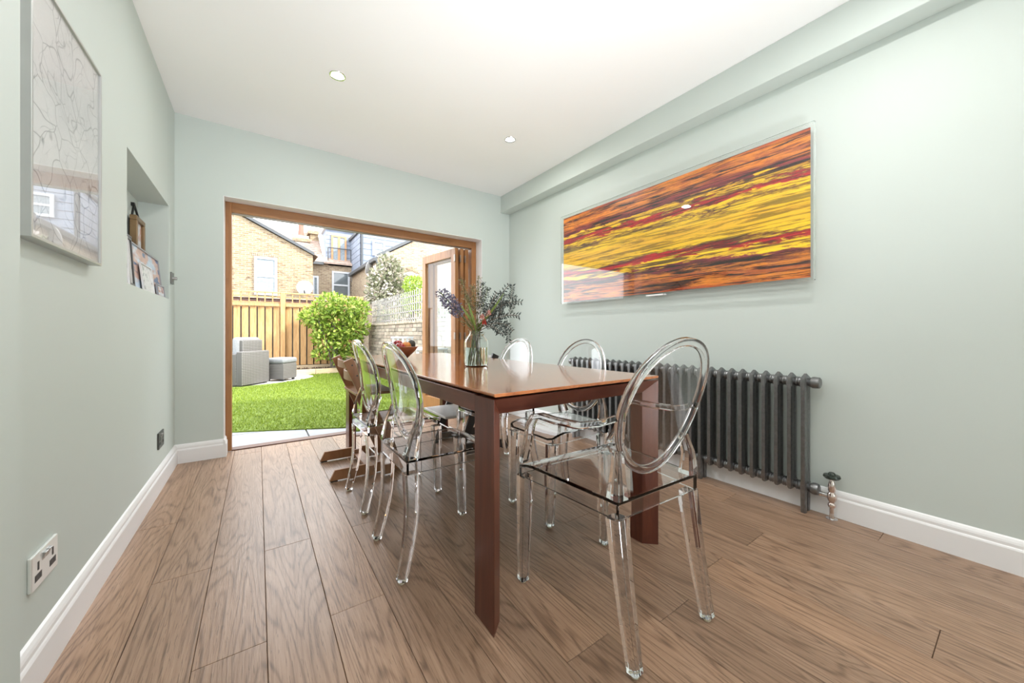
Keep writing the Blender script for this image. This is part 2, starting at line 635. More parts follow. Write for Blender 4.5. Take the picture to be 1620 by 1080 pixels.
M['joint'] = flat('slab_joint', (0.1, 0.1, 0.1), 0.9)
M['lawnbase'] = flat('turf_base', (0.11, 0.16, 0.012), 0.95, 0, 0.35, 30)
M['soil'] = flat('bark_mulch', (0.1, 0.065, 0.045), 0.95, 0, 0.5, 40)
M['cushion'] = flat('grey_cushion', (0.2, 0.208, 0.22), 0.8, 0, 0.1, 40)


def rattan():
    q = N('grey_rattan_weave')
    c = q.coord('Object')
    wv = q.n('ShaderNodeTexWave', wave_type='BANDS', bands_direction='Z')
    q.link(c, wv.inputs['Vector'])
    wv.inputs['Scale'].default_value = 11
    w2 = q.n('ShaderNodeTexWave', wave_type='BANDS', bands_direction='X')
    q.link(c, w2.inputs['Vector'])
    w2.inputs['Scale'].default_value = 16
    f = q.math('MULTIPLY', wv.outputs['Fac'], w2.outputs['Fac'])
    col = q.ramp(f, [(0.0, (0.06, 0.056, 0.052)), (0.4, (0.17, 0.162, 0.154)), (1.0, (0.27, 0.258, 0.245))])
    return q.bsdf(col, 0.7, 0, q.bump(f, 0.6, 0.01))


M['rattan'] = rattan()


def leafy(name, c1, c2, c3):
    q = N(name)
    g = q.n('ShaderNodeNewGeometry')
    col = q.ramp(g.outputs['Random Per Island'], [(0.0, c1), (0.5, c2), (1.0, c3)])
    b = q.n('ShaderNodeBsdfPrincipled')
    q.link(col, b.inputs['Base Color'])
    b.inputs['Roughness'].default_value = 0.5
    t = q.n('ShaderNodeBsdfTranslucent')
    q.link(col, t.inputs[0])
    m = q.n('ShaderNodeMixShader')
    m.inputs[0].default_value = 0.25
    q.link(b.outputs[0], m.inputs[1])
    q.link(t.outputs[0], m.inputs[2])
    q.link(m.outputs[0], q.out.inputs[0])
    return q.m


M['bush'] = leafy('bright_laurel_leaf', (0.09, 0.17, 0.012), (0.2, 0.3, 0.03), (0.4, 0.46, 0.1))
M['climber'] = leafy('pale_climber_leaf', (0.12, 0.15, 0.07), (0.3, 0.3, 0.19), (0.6, 0.54, 0.5))
M['lime'] = leafy('lime_shrub_leaf', (0.14, 0.25, 0.02), (0.27, 0.38, 0.04), (0.42, 0.5, 0.1))
M['blade'] = leafy('grass_blade', (0.095, 0.155, 0.008), (0.16, 0.225, 0.012), (0.26, 0.33, 0.035))
M['euca'] = leafy('dark_grey_green_leaf', (0.02, 0.03, 0.028), (0.05, 0.065, 0.06), (0.12, 0.15, 0.14))
M['sprig'] = leafy('olive_sprig', (0.09, 0.085, 0.04), (0.24, 0.21, 0.11), (0.5, 0.45, 0.3))
M['purple'] = leafy('dusty_purple_floret', (0.08, 0.075, 0.13), (0.2, 0.19, 0.28), (0.38, 0.35, 0.45))
M['pink'] = leafy('pink_petal', (0.6, 0.22, 0.2), (0.7, 0.36, 0.32), (0.75, 0.5, 0.45))
M['red'] = leafy('red_petal', (0.45, 0.03, 0.03), (0.55, 0.07, 0.06), (0.65, 0.15, 0.12))
M['stem'] = flat('green_stem', (0.11, 0.16, 0.035), 0.5, 0, 0.2, 20)
M['twig'] = flat('grey_twig', (0.13, 0.11, 0.09), 0.8, 0, 0.2, 20)

# ================================================================== THE ROOM
XL, XR, YF, ZC = -0.497, 2.46, 3.57, 2.557
YB = -3.6                       # rear of the room, behind the camera
NX0, NX1, NZ0, NZ1, ND = 2.40, 3.362, 1.183, 1.815, -0.647   # niche: y range, z range, back x
OX0, OX1, OZ = -0.218, 2.083, 2.012                          # garden door opening

# floor: sub-floor and oak planks
floor = struct(MB().box(XL - .35, XR + .3, YB, YF + .13, -.12, -.014).build('floor', M['sub']), 'brown oak plank floor of the dining room', 'floor')
PW = .177
joints = {-3: 2.458, -2: 1.905, -1: 1.352, 0: 1.915, 1: 1.35, 2: 1.91, 3: 2.75, 4: .767, 5: 2.2, 6: 2.9, 7: 1.337, 8: .75, 9: .165, 10: .728, 11: 1.6, 12: 1.0, 13: .4}
for k in range(-3, 14):
    x0, x1 = max(.023 + PW * k, XL - .01), min(.023 + PW * (k + 1), XR + .01)
    if k < -2:
        x0 = XL - .01
    j = joints.get(k, 1.0)
    ys = [YB]
    y = j - 2.2 * 4
    while y < YF + .13:
        if y > YB + .15 and y < YF + .05:
            ys.append(y)
        y += 2.2
    ys.append(YF + .128)
    for a, b in zip(ys, ys[1:]):
        if x1 - x0 > .02:
            MB().box(x0 + .0007, x1 - .0007, a + .0007, b - .0007, -.014, 0).build('plank', M['oak'], floor, bevel=.0012, seg=1)

# ceiling, walls
struct(MB().box(XL - .35, XR + .3, YB, YF + .35, ZC, ZC + .25).build('ceiling', M['ceil']), 'flat white ceiling with recessed downlights', 'ceiling')
b = MB()
b.box(XL - .35, XL, 1.1, NX0, -.02, ZC).box(XL - .35, XL, NX1, YF + .35, -.02, ZC)
b.box(XL - .35, XL, NX0, NX1, -.02, NZ0).box(XL - .35, XL, NX0, NX1, NZ1, ZC).box(XL - .35, ND, NX0, NX1, NZ0, NZ1)
b.box(XL - .35, -.42, YB, 1.249, -.02, ZC)
struct(b.build('wall_left', M['wall']), 'pale sage green wall with a recessed niche', 'wall')
struct(MB().box(XR, XR + .3, YB, YF + .35, -.02, ZC).build('wall_right', M['wall']), 'pale sage green wall behind the radiator and painting', 'wall')
struct(MB().box(2.338, XR, YB, YF, 2.362, ZC).build('trim_1', M['wall'], bevel=.004), 'boxed-in sage green bulkhead along the ceiling edge', 'bulkhead')
b = MB()
b.box(XL, OX0, YF, YF + .35, -.02, ZC).box(OX1, XR, YF, YF + .35, -.02, ZC).box(OX0, OX1, YF, YF + .35, OZ, ZC)
struct(b.build('wall_far', M['wall']), 'sage green end wall around the garden doors', 'wall')
b = MB()
b.box(XL - .35, .25, YB - .2, YB, -.02, ZC).box(1.65, XR + .3, YB - .2, YB, -.02, ZC).box(.25, 1.65, YB - .2, YB, 2.2, ZC).box(.25, 1.65, YB - .2, YB, -.02, .9)
struct(b.build('wall_rear', M['wall']), 'rear wall of the room behind the viewer', 'wall')
wr = struct(MB().box(.25, .31, YB - .12, YB - .06, .9, 2.2).box(1.59, 1.65, YB - .12, YB - .06, .9, 2.2).box(.92, .98, YB - .12, YB - .06, .96, 2.14)
            .box(.31, 1.59, YB - .12, YB - .06, 2.14, 2.2).box(.31, 1.59, YB - .12, YB - .06, .9, .96).build('window_1', M['white']), 'unseen white framed window added at the back of the room for fill daylight', 'window')  # unseen window, added to let fill daylight in from behind
MB().box(.31, .92, YB - .095, YB - .089, .96, 2.14).build('pane', M['pane'], wr)
MB().box(.98, 1.59, YB - .095, YB - .089, .96, 2.14).build('pane', M['pane'], wr)
# white reveal lining of the opening
struct(MB().box(OX0, OX0 + .004, YF - .001, 3.70, 0, OZ).box(OX1 - .004, OX1, YF - .001, 3.70, 0, OZ).box(OX0, OX1, YF - .001, 3.70, OZ - .004, OZ)
       .build('trim_2', M['white']), 'white painted reveal around the garden door opening', 'trim')

SKP = [(0, 0), (.019, 0), (.019, .094), (.0165, .1), (.0135, .104), (.0135, .116), (.011, .124), (.006, .133), (0, .138)]


def skirting(name, label, pieces):
    b = MB()
    for axis, c, sgn, a, e in pieces:
        b.prism([(c + sgn * u, v) for u, v in SKP], axis, a, e)
    return struct(b.build(name, M['white']), label, 'skirting board')


skirting('baseboard_left', 'white moulded skirting board along the left wall', [('y', XL, 1, 1.2, YF)])
skirting('baseboard_near', 'white moulded skirting board on the projecting pier nearest the viewer', [('y', -.42, 1, YB, 1.249)])
skirting('baseboard_right', 'white moulded skirting board behind the radiator', [('y', XR, -1, YB, YF)])
b = MB()
b.prism([(YF - u, v) for u, v in SKP], 'x', XL + .0, OX0)
b.prism([(OX0 + u, v) for u, v in SKP], 'y', YF - .019, 3.695)
struct(b.build('baseboard_far', M['white']), 'short white skirting board left of the garden doors', 'skirting board')
b = MB()
b.prism([(YF - u, v) for u, v in SKP], 'x', OX1, XR)
b.prism([(OX1 - u, v) for u, v in SKP], 'y', YF - .019, 3.695)
struct(b.build('baseboard_far_corner', M['white']), 'short white skirting board right of the garden doors', 'skirting board')

# ------------------------------------------------------------------ garden doors
fr = thing('door_1', 'brown hardwood frame of the folding garden doors', 'door frame', (OX0, 3.70, 0), kind='structure')
MB().box(OX0 + .003, -.174, 3.70, 3.79, 0, OZ - .004).build('jamb', M['door'], fr, bevel=.003)
MB().box(2.022, OX1 - .004, 3.70, 3.79, 0, OZ - .004).build('jamb', M['door'], fr, bevel=.003)
wh = M['door']
MB().box(-.1745, 2.0225, 3.70, 3.79, 1.93, OZ - .004).build('head', wood('oiled_hardwood_head', [(0.2, 0.08, 0.025), (0.32, 0.14, 0.047), (0.4, 0.19, 0.07)], (1.6, 16, 16), 0.38), fr, bevel=.003)
MB().box(-.1745, 2.0225, 3.698, 3.79, -.03, .008).build('threshold', flat('dark_threshold', (0.1, 0.035, 0.018), .4), fr, bevel=.003)
MB().box(-.1745, 2.0225, 3.735, 3.742, 1.923, 1.931).box(-.1745, 2.0225, 3.75, 3.757, 1.923, 1.931).build('track', M['steel'], fr)


M['hinge'] = flat('bronze_hinge', (.3, .24, .2), .35, .8)


def door_leaf(name, label, p, q, handle=None, hinges=()):
    p, q = Vector((p[0], p[1], 0)), Vector((q[0], q[1], 0))
    t = thing(name, label, 'door', p, kind='structure')
    d = (q - p).normalized()
    nrm = Vector((-d.y, d.x, 0))          # away from the room's left
    L, TH = (q - p).length, .045

    def bx(a0, a1, z0, z1, n, m, w0=-TH / 2, w1=TH / 2, bev=.003):
        P = [p + d * a + nrm * w_ + Vector((0, 0, z)) for a in (a0, a1) for w_ in (w0, w1) for z in (z0, z1)]
        return MB().add(P, [(0, 1, 3, 2), (4, 6, 7, 5), (0, 4, 5, 1), (2, 3, 7, 6), (0, 2, 6, 4), (1, 5, 7, 3)]).build(n, m, t, bevel=bev)
    bx(0, .085, .012, 1.915, 'stile', M['door'])
    s2 = bx(L - .075, L, .012, 1.915, 'stile', M['door'])
    bx(.085, L - .075, .012, .17, 'rail', M['door'])
    bx(.085, L - .075, 1.82, 1.915, 'rail', M['door'])
    bx(.075, L - .065, .16, 1.83, 'pane', M['pane_door'], -.004, .004, 0)
    for z in hinges:
        h = bx(-.008, .016, z - .04, z + .04, 'hinge', M['hinge'], TH / 2 - .004, TH / 2 + .01, .002)
    if handle:
        bx(L - .045, L - .02, handle - .09, handle + .09, 'handle', M['black'], -TH / 2 - .03, -TH / 2 - .015, .004)
    return t


door_leaf('door_2', 'glazed hardwood folding door leaf standing open, nearest the garden view', (1.845, 3.725), (1.735, 4.44), .98, (.92, 1.8))
door_leaf('door_3', 'folded glazed hardwood leaf in the middle of the stacked doors', (1.912, 3.725), (1.80, 4.442), None, (.92, 1.8))
door_leaf('door_4', 'folded glazed hardwood leaf against the right jamb', (1.972, 3.725), (1.862, 4.444), None, (.92, 1.8))

# ------------------------------------------------------------------ downlights
def downlight(x, y, label):
    t = thing('downlight', label, 'ceiling light', (x, y, ZC), group='recessed ceiling downlights')
    MB().lathe([(.044, .012), (.047, -.002), (.0455, -.0045), (.04, -.0045), (.036, .004), (.034, .012)], (x, y, ZC), 32).build('bezel', M['chrome'], t, smooth=True)
    MB().lathe([(0, -.001), (.035, -.001), (.035, .008), (0, .008)], (x, y, ZC), 28).build('lens', M['lamp'], t)
    ld = bpy.data.lights.new('downlight_bulb', 'AREA')
    ld.shape = 'DISK'
    ld.size = .09
    ld.energy = LAMP_W
    ld.color = (1.0, .975, .94)
    lo = bpy.data.objects.new('downlight_bulb', ld)
    COL.objects.link(lo)
    lo.parent = t
    lo.location = (0, 0, -.02)


downlight(.407, 2.478, 'round recessed downlight in the ceiling, the nearer left one of two in view')
downlight(1.714, 2.475, 'round recessed downlight in the ceiling, the smaller one towards the painting')
for yy, wh_ in ((.35, 'just above the viewer'), (-1.0, 'behind the viewer'), (-2.4, 'by the rear window')):
    for xx, sd_ in ((.407, 'niche'), (1.714, 'painting')):
        downlight(xx, yy, 'round recessed ceiling downlight %s, on the %s side' % (wh_, sd_))

# ------------------------------------------------------------------ wall fittings
def socket(y0, y1, z0, z1, label, m):
    t = thing('wall_socket', label, 'socket', (XL, (y0 + y1) / 2, z0), group='double wall sockets')
    MB().box(XL, XL + .009, y0, y1, z0, z1).build('faceplate', m, t, bevel=.003)
    cy_, cz = (y0 + y1) / 2, (z0 + z1) / 2
    for s_ in (-1, 1):
        yy = cy_ + s_ * .042
        MB().box(XL + .0088, XL + .0098, yy - .004, yy + .004, cz + .0, cz + .022).box(XL + .0088, XL + .0098, yy - .016, yy - .007, cz - .022, cz - .014)\
            .box(XL + .0088, XL + .0098, yy + .007, yy + .016, cz - .022, cz - .014).box(XL + .0086, XL + .0094, yy - .019, yy + .019, cz - .027, cz - .009)\
            .build('pin_holes', M['black'], t)
    for s_ in (-1, 1):
        MB().prism([(XL + .0085, cz + .012), (XL + .016, cz + .034), (XL + .0085, cz + .036)], 'y', cy_ + s_ * .011 - .009, cy_ + s_ * .011 + .009).build('switch', M['steel'], t, bevel=.001)
    return t


socket(1.509, 1.662, .262, .356, 'polished chrome double socket low on the wall, nearest the viewer', flat('satin_chrome_plate', (.8, .82, .81), .3, .55, .03))
socket(3.012, 3.155, .246, .345, 'dark steel double socket low on the wall by the far corner', flat('dark_steel', (.12, .125, .12), .3, .8))
t = thing('light_switch', 'slim dark dimmer switch plate beside the niche', 'switch', (XL, 3.45, 1.29))
MB().box(XL, XL + .008, 3.41, 3.49, 1.295, 1.375).build('faceplate', flat('pewter_plate', (.2, .2, .19), .35, .8), t, bevel=.002)
Mx = Matrix.Rotation(PI / 2, 3, 'Y')
MB().lathe([(0, 0), (.012, 0), (.011, .022), (0, .024)], (XL + .008, 3.45, 1.335), 16, Mx).build('knob', M['steel'], t, smooth=True)

# ------------------------------------------------------------------ picture on the left wall
PY0, PY1, PZ0, PZ1, PD = 1.437, 1.937, 1.193, 1.888, .032
t = thing('framed_drawing', 'large silver framed drawing of crinkled lines behind glass', 'picture', (XL, PY0, PZ0))
b = MB()
b.box(XL, XL + PD, PY0, PY0 + .009, PZ0, PZ1 + .0).box(XL, XL + PD, PY1 - .009, PY1, PZ0, PZ1).box(XL, XL + PD, PY0 + .009, PY1 - .009, PZ0, PZ0 + .009).box(XL, XL + PD, PY0 + .009, PY1 - .009, PZ1 - .009, PZ1)
b.build('frame', M['silver'], t, bevel=.001, seg=1)
MB().box(XL + .004, XL + .024, PY0 + .009, PY1 - .009, PZ0 + .009, PZ1 - .009).build('drawing', M['drawing'], t)
MB().box(XL + .027, XL + .029, PY0 + .009, PY1 - .009, PZ0 + .009, PZ1 - .009).build('glazing', M['pane_art'], t)

# ------------------------------------------------------------------ painting on the right wall
t = thing('abstract_painting', 'long abstract print of yellow, orange and red streaks under acrylic', 'painting', (XR, 1.625, 1.25))
art = MB().box(2.415, 2.42, .673, 2.58, 1.25, 2.05).build('print', M['paint_art'], t)
for vtx in art.data.vertices:
    vtx.co.z -= .4
art.location.z = .4
MB().box(2.398, 2.413, .655, 2.594, 1.236, 2.066).build('acrylic_sheet', M['acrylic'], t, bevel=.0015, seg=1)
for a in ((.6505, .6545, 1.236, 2.066), (2.5945, 2.5985, 1.236, 2.066), (.6505, 2.5985, 2.0665, 2.0705), (.6505, 2.5985, 1.2315, 1.2355)):
    MB().box(2.397, 2.414, *a).build('sheet_edge', M['glass'], t)
for yy in (.75, 2.5):
    for zz in (1.3, 2.0):
        MB().box(2.42, XR - .0005, yy - .02, yy + .02, zz - .02, zz + .02).build('wall_fixing', M['steel'], t)
MB().box(2.396, 2.44, 1.52, 1.66, 1.228, 1.237).build('bottom_clip', M['white'], t)

# ------------------------------------------------------------------ niche photographs
def photo_frame(label, y, x, wd, ht, lean, yaw, pm, fm, back=.012, border=.012, mount=0.0, z=NZ0):
    """stands on the niche floor facing +X, leaning back by `lean`"""
    t = thing('photo_frame', label, 'photo frame', (x, y, z), group='photo frames standing in the niche')
    R = Matrix.Rotation(yaw, 3, 'Z') @ Matrix.Rotation(-lean, 3, 'Y')
    o = Vector((x, y, z))

    def bx(u0, u1, v0, v1, w0, w1, n, m):
        P = [o + R @ Vector((w_, u, v)) for w_ in (w0, w1) for u in (u0, u1) for v in (v0, v1)]
        return MB().add(P, [(0, 1, 3, 2), (4, 6, 7, 5), (0, 4, 5, 1), (2, 3, 7, 6), (0, 2, 6, 4), (1, 5, 7, 3)]).build(n, m, t)
    h = wd / 2
    for a in ((-h, h, 0, border), (-h, h, ht - border, ht), (-h, -h + border, border, ht - border), (h - border, h, border, ht - border)):
        bx(*a, -back, .004, 'frame_side', fm)
    bx(-h + border, h - border, border, ht - border, -back, -.004, 'backing', M['creamwood'])
    bx(-h + border + mount, h - border - mount, border + mount, ht - border - mount, -.004, -.002, 'photograph', pm)
    return t


pmA = photo_mat('snapshot_couple', (.55, .66, .8), (.62, .42, .36), (.1, .16, .3), 1.3)
pmB = photo_mat('snapshot_pale', (.75, .75, .76), (.72, .74, .74), (.4, .42, .42), 4.2)
pmC = photo_mat('snapshot_small', (.7, .72, .76), (.6, .4, .36), (.25, .2, .2), 7.1)
fD, fS, fW = flat('dark_frame', (.05, .05, .05), .4), flat('grey_frame', (.32, .33, .36), .35, .3), flat('light_frame', (.7, .7, .7), .4)
photo_frame('wide snapshot of two people in sunglasses leaning in the niche', 2.93, -.516, .72, .245, .1, .0, pmA, fS, border=.007)
photo_frame('white page-like card leaning in front of the wide snapshot', 2.87, -.506, .25, .15, .1, .0, pmB, fW, border=.004, back=.004)
photo_frame('small dark framed photo at the right end of the niche floor', 3.2, -.507, .2, .075, .1, .0, pmC, fS, border=.006, back=.006)
photo_frame('narrow black framed picture beside the wide snapshot', 2.53, -.507, .09, .24, .06, .0, pmB, fD, border=.012)
photo_frame('slim pale card at the near end of the niche', 2.445, -.506, .07, .23, .04, .0, pmB, fW, border=.004)
photo_frame('blue-grey frame standing deep in the niche under the hanging miniature', 3.12, -.615, .2, .35, .04, .0, photo_mat('blue_cover', (.2, .3, .4), (.25, .36, .45), (.15, .2, .3), 2.2), fS, border=.008)
# hanging miniature
hy, hz = 3.215, 1.555
t = thing('hanging_miniature', 'small gilt framed portrait hanging from a black cord in the niche', 'photo frame', (ND, hy, hz))
b = MB()
for a in ((hy - .1, hy + .1, hz - .115, hz - .085), (hy - .1, hy + .1, hz + .085, hz + .115), (hy - .1, hy - .07, hz - .085, hz + .085), (hy + .07, hy + .1, hz - .085, hz + .085)):
    MB().box(ND + .012, ND + .045, *a).build('frame_side', M['gold'], t, bevel=.004)
MB().box(ND + .012, ND + .03, hy - .072, hy + .072, hz - .087, hz + .087).build('portrait', pmC, t)
MB().tube([(ND + .02, hy - .085, hz + .115), (ND + .012, hy, hz + .2), (ND + .02, hy + .085, hz + .115)], .006, 6).build('cord', M['black'], t)
MB().box(ND, ND + .016, hy - .012, hy + .012, hz + .19, hz + .21).build('hook', M['black'], t)

# ================================================================== TABLE
TX0, TX1, TY0, TY1 = .603, 1.475, .958, 3.285
ZT = .760
tb = thing('dining_table', 'long reddish hardwood dining table with a polished top', 'table', ((TX0 + TX1) / 2, (TY0 + TY1) / 2, 0))
for a, e, nm in ((TY0, 2.3965, 'table_top'), (2.3985, TY1, 'extension_leaf')):
    MB().prism([(TX0, ZT), (TX1, ZT), (TX1, ZT - .006), (TX1 - .004, ZT - .011), (TX0 + .004, ZT - .011), (TX0, ZT - .006)], 'y', a, e).build(nm, M['table_top'], tb, bevel=.0012, seg=1)
MB().box(TX0 + .035, TX1 - .035, TY0 + .035, TY1 - .035, .7425, .7495).build('shadow_gap', M['gap'], tb)  # black slab fills the open gap; its shade is put into the colour
AZ0, AZ1 = .684, .7425
# long rails
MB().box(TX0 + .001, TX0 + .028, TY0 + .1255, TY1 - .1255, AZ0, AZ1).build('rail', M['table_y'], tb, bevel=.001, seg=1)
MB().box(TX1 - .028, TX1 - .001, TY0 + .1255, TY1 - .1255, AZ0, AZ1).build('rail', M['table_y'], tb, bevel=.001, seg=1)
# bevelled end rails, mitred against the bevelled legs
mrx = wood('red_hardwood_end_shaded', [(0.04, 0.01, 0.007), (0.07, 0.019, 0.011), (0.105, 0.03, 0.016)], (1.6, 18, 18), .28, bumpy=.03)  # darker copy of the red hardwood: shade of the unlit end in its colour
for s_, y0 in ((1, TY0), (-1, TY1)):
    def Y(v, y0=y0, s_=s_):
        return y0 + s_ * v
    P = [(TX0 + .0, Y(0), AZ1), (TX1, Y(0), AZ1), (TX1 - .052, Y(.048), AZ0), (TX0 + .052, Y(.048), AZ0),
         (TX0 + .0, Y(.1), AZ1), (TX1, Y(.1), AZ1), (TX1 - .052, Y(.1), AZ0), (TX0 + .052, Y(.1), AZ0)]
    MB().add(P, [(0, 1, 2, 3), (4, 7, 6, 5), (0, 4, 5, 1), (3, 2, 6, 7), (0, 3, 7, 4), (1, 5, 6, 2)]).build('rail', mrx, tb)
    for sx, x0 in ((1, TX0), (-1, TX1)):
        poly = [(x0, Y(0)), (x0 + sx * .052, Y(.048)), (x0 + sx * .052, Y(.113)), (x0, Y(.125))]
        n = 4
        vv = [(u, v, 0) for u, v in poly] + [(poly[0][0], poly[0][1], AZ1 - .0005), (poly[1][0], poly[1][1], AZ0), (poly[2][0], poly[2][1], AZ0), (poly[3][0], poly[3][1], AZ1 - .0005)]
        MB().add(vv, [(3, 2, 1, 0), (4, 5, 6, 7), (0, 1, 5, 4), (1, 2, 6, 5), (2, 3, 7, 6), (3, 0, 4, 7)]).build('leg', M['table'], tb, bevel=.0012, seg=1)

# ================================================================== CLEAR CHAIRS
def back_y(z, arms):
    """profile of the curved back: local y at height z"""
    if arms:
        d = z - .512
        return -.155 - .15 * d - .42 * d * d
    d = max(0.0, z - .61)
    return -.138 - .92 * d * d


def oval(cz, rx, rz, arms, n=56, squash=0.0):
    pts = []
    for k in range(n):
        a = 2 * PI * k / n
        x, z = rx * math.sin(a), cz - rz * math.cos(a)
        x *= 1 + squash * (z - cz) / rz
        pts.append(Vector((x, back_y(z, arms), z)))
    return pts


OCT = [(-.5, -.38), (-.38, -.5), (.38, -.5), (.5, -.38), (.5, .38), (.38, .5), (-.38, .5), (-.5, .38)]


def clear_leg(p_top, p_bot, w0, w1, bend=0.0, n=7):
    P, S = [], []
    for i in range(n):
        u = i / (n - 1)
        p = Vector(p_top).lerp(Vector(p_bot), u)
        p.y += bend * math.sin(PI * u)
        P.append(p)
        S.append(w0 + (w1 - w0) * u)
    return MB().sweep(P, OCT, up=(0, 1, 0), scale=S)


def clear_chair(name, label, arms, group):
    t = thing(name, label, 'chair', group=group)
    g = M['ghost']
    if arms:
        fx, fy, rx_, ry = .222, .24, .183, -.245
        sf, sr, syf, syr, zs = .245, .20, .255, -.20, .468
        lean, cz, ox, oz = .33, .719, .188, .207
    else:
        fx, fy, rx_, ry = .158, .213, .178, -.215
        sf, sr, syf, syr, zs = .185, .175, .225, -.195, .46
        lean, cz, ox, oz = .2, .707, .178, .196
    # seat: slab with a waterfall front and a dropped rim
    ys = [syr, syr + .03, syr + .12, 0.0, syf - .14, syf - .09, syf - .06, syf - .04, syf - .024, syf - .01, syf]

    def half(y):
        h_ = sr + (sf - sr) * (y - syr) / (syf - syr)
        k_ = max(0.0, (y - (syf - .03)) / .03)
        return h_ - .03 * (1 - math.sqrt(max(0.0, 1 - k_ * k_)))

    def topz(y):
        return zs - .024 * max(0.0, (y - (syf - .1)) / .1) ** 2
    nx = 8

    def dish_(u, y):
        return .008 * (1 - u * u) * max(0.0, 1 - ((y - .0) / .2) ** 2)
    V, F_ = [], []
    for lay in (0, 1):
        for y in ys:
            for k in range(nx + 1):
                u = -1 + 2 * k / nx
                V.append((u * half(y), y, topz(y) - dish_(u, y) - (.009 if lay else 0)))
    R_ = len(ys)
    off = R_ * (nx + 1)
    for r in range(R_ - 1):
        for k in range(nx):
            a_ = r * (nx + 1) + k
            F_ += [(a_, a_ + 1, a_ + nx + 2, a_ + nx + 1), (off + a_, off + a_ + nx + 1, off + a_ + nx + 2, off + a_ + 1)]
        for k in (0, nx):
            a_ = r * (nx + 1) + k
            F_.append((a_, a_ + nx + 1, off + a_ + nx + 1, off + a_))
    for r in (0, R_ - 1):
        for k in range(nx):
            a_ = r * (nx + 1) + k
            F_.append((a_, a_ + 1, off + a_ + 1, off + a_))
    MB().add(V, F_).build('seat', g, t, smooth=True, angle=30)
    loop = [(half(y), y) for y in ys] + [(-half(y), y) for y in ys[::-1]]
    m = len(loop)
    V = []
    for dz, ins in ((0, 0), (0, .012), (1, 0), (1, .012)):
        for x, y in loop:
            xi = x - math.copysign(min(ins, abs(x)), x)
            yi = y + ins * (1 if y < syr + .001 else (-1 if y > syf - .011 else 0))
            V.append((xi, yi, (topz(y) - .0102) if not dz else zs - .055))
    F_ = []
    for i in range(m):
        j = (i + 1) % m
        F_ += [(i, j, m + j, m + i), (2 * m + i, 3 * m + i, 3 * m + j, 2 * m + j), (i, 2 * m + i, 2 * m + j, j), (m + i, m + j, 3 * m + j, 3 * m + i)]
    MB().add(V, F_).build('seat_rim', g, t, smooth=True, angle=30)
    # legs
    for s_ in (-1, 1):
        q = clear_leg((s_ * (sf - .024), syf - .026, zs - .0565), (s_ * fx, fy, .012), .052, .036).build('leg', g, t, smooth=True, angle=25)
        MB().lathe([(.0, 0), (.0105, 0), (.013, .006), (.013, .0115), (0, .0115)], (s_ * fx, fy, 0), 12).build('foot_cap', M['foot'], q, smooth=True)
        q = clear_leg((s_ * (sr - .022), syr + .022, zs - .0565), (s_ * rx_, ry, .012), .054, .036, .018 if not arms else .004).build('leg', g, t, smooth=True, angle=25)
        MB().lathe([(.0, 0), (.0105, 0), (.013, .006), (.013, .0115), (0, .0115)], (s_ * rx_, ry, 0), 12).build('foot_cap', M['foot'], q, smooth=True)
    # medallion: thick rim, thin dished panel
    P = oval(cz, ox, oz, arms, 56, .06 if arms else .03)
    tilt = Vector((0, 1, lean)).normalized()
    MB().sweep(P, [(-.012, -.011), (.012, -.011), (.012, .011), (-.012, .011)], up=tilt, closed=True).build('back_rim', g, t, bevel=.003, seg=2, smooth=True)
    rows, Vp, Fp = 7, [], []
    n = len(P)
    c = sum(P, Vector()) / n
    for side in (0, 1):
        for r in range(rows):
            u = 1 - r / (rows - 1)
            for p in P:
                d_ = (p - c) * u * (1 - .0125 / ox)
                q_ = c + d_
                q_.y = back_y(q_.z, arms) - .016 * (1 - u * u) + (.0025 if side else -.0025)
                Vp.append(q_)
    for side in (0, 1):
        o_ = side * rows * n
        for r in range(rows - 1):
            for k in range(n):
                kk = (k + 1) % n
                f_ = (o_ + r * n + k, o_ + r * n + kk, o_ + (r + 1) * n + kk, o_ + (r + 1) * n + k)
                Fp.append(f_ if side else f_[::-1])
    for k in range(n):
        kk = (k + 1) % n
        Fp.append((k, kk, rows * n + kk, rows * n + k))
    pb = MB().add(Vp, Fp)
    o_ = pb.build('back_panel', g, t, smooth=True)
    bm = bmesh.new()
    bm.from_mesh(o_.data)
    bmesh.ops.remove_doubles(bm, verts=bm.verts, dist=1e-6)
    bm.to_mesh(o_.data)
    bm.free()
    # struts from the rear seat corners up to the medallion
    for s_ in (-1, 1):
        a = math.radians(58 if arms else 62)
        k = min(range(n), key=lambda i: (P[i] - Vector((s_ * ox * math.sin(a), P[i].y, cz - oz * math.cos(a)))).length)
        e = P[k]
        st = Vector((s_ * (sr - .02), syr + .02, zs + .001))
        mid = st.lerp(e, .5) + Vector((s_ * .012, -.004, 0))
        MB().sweep([st, mid, e + (e - c).normalized() * .014], OCT, up=(0, 1, 0), scale=[.05, .036, .026]).build('back_strut', g, t, smooth=True, angle=25)
    if arms:
        for s_ in (-1, 1):
            ctrl = [(.192, -.19, .705), (.222, -.15, .686), (.24, -.08, .668), (.246, .02, .663), (.246, .1, .664), (.246, .135, .655), (.246, .158, .625),
                    (.245, .17, .585), (.243, .183, .54), (.238, .205, .5), (.232, .222, .471)]
            path = [Vector((s_ * x, y, z)) for x, y, z in ctrl]
            MB().sweep(path, [(-.5, -.36), (-.36, -.5), (.36, -.5), (.5, -.36), (.5, .36), (.36, .5), (-.36, .5), (-.5, .36)], up=(s_, 0, 0.001),
                       scale=[(.02, .034)] * len(path)).build('armrest', g, t, smooth=True, angle=30)
    return t


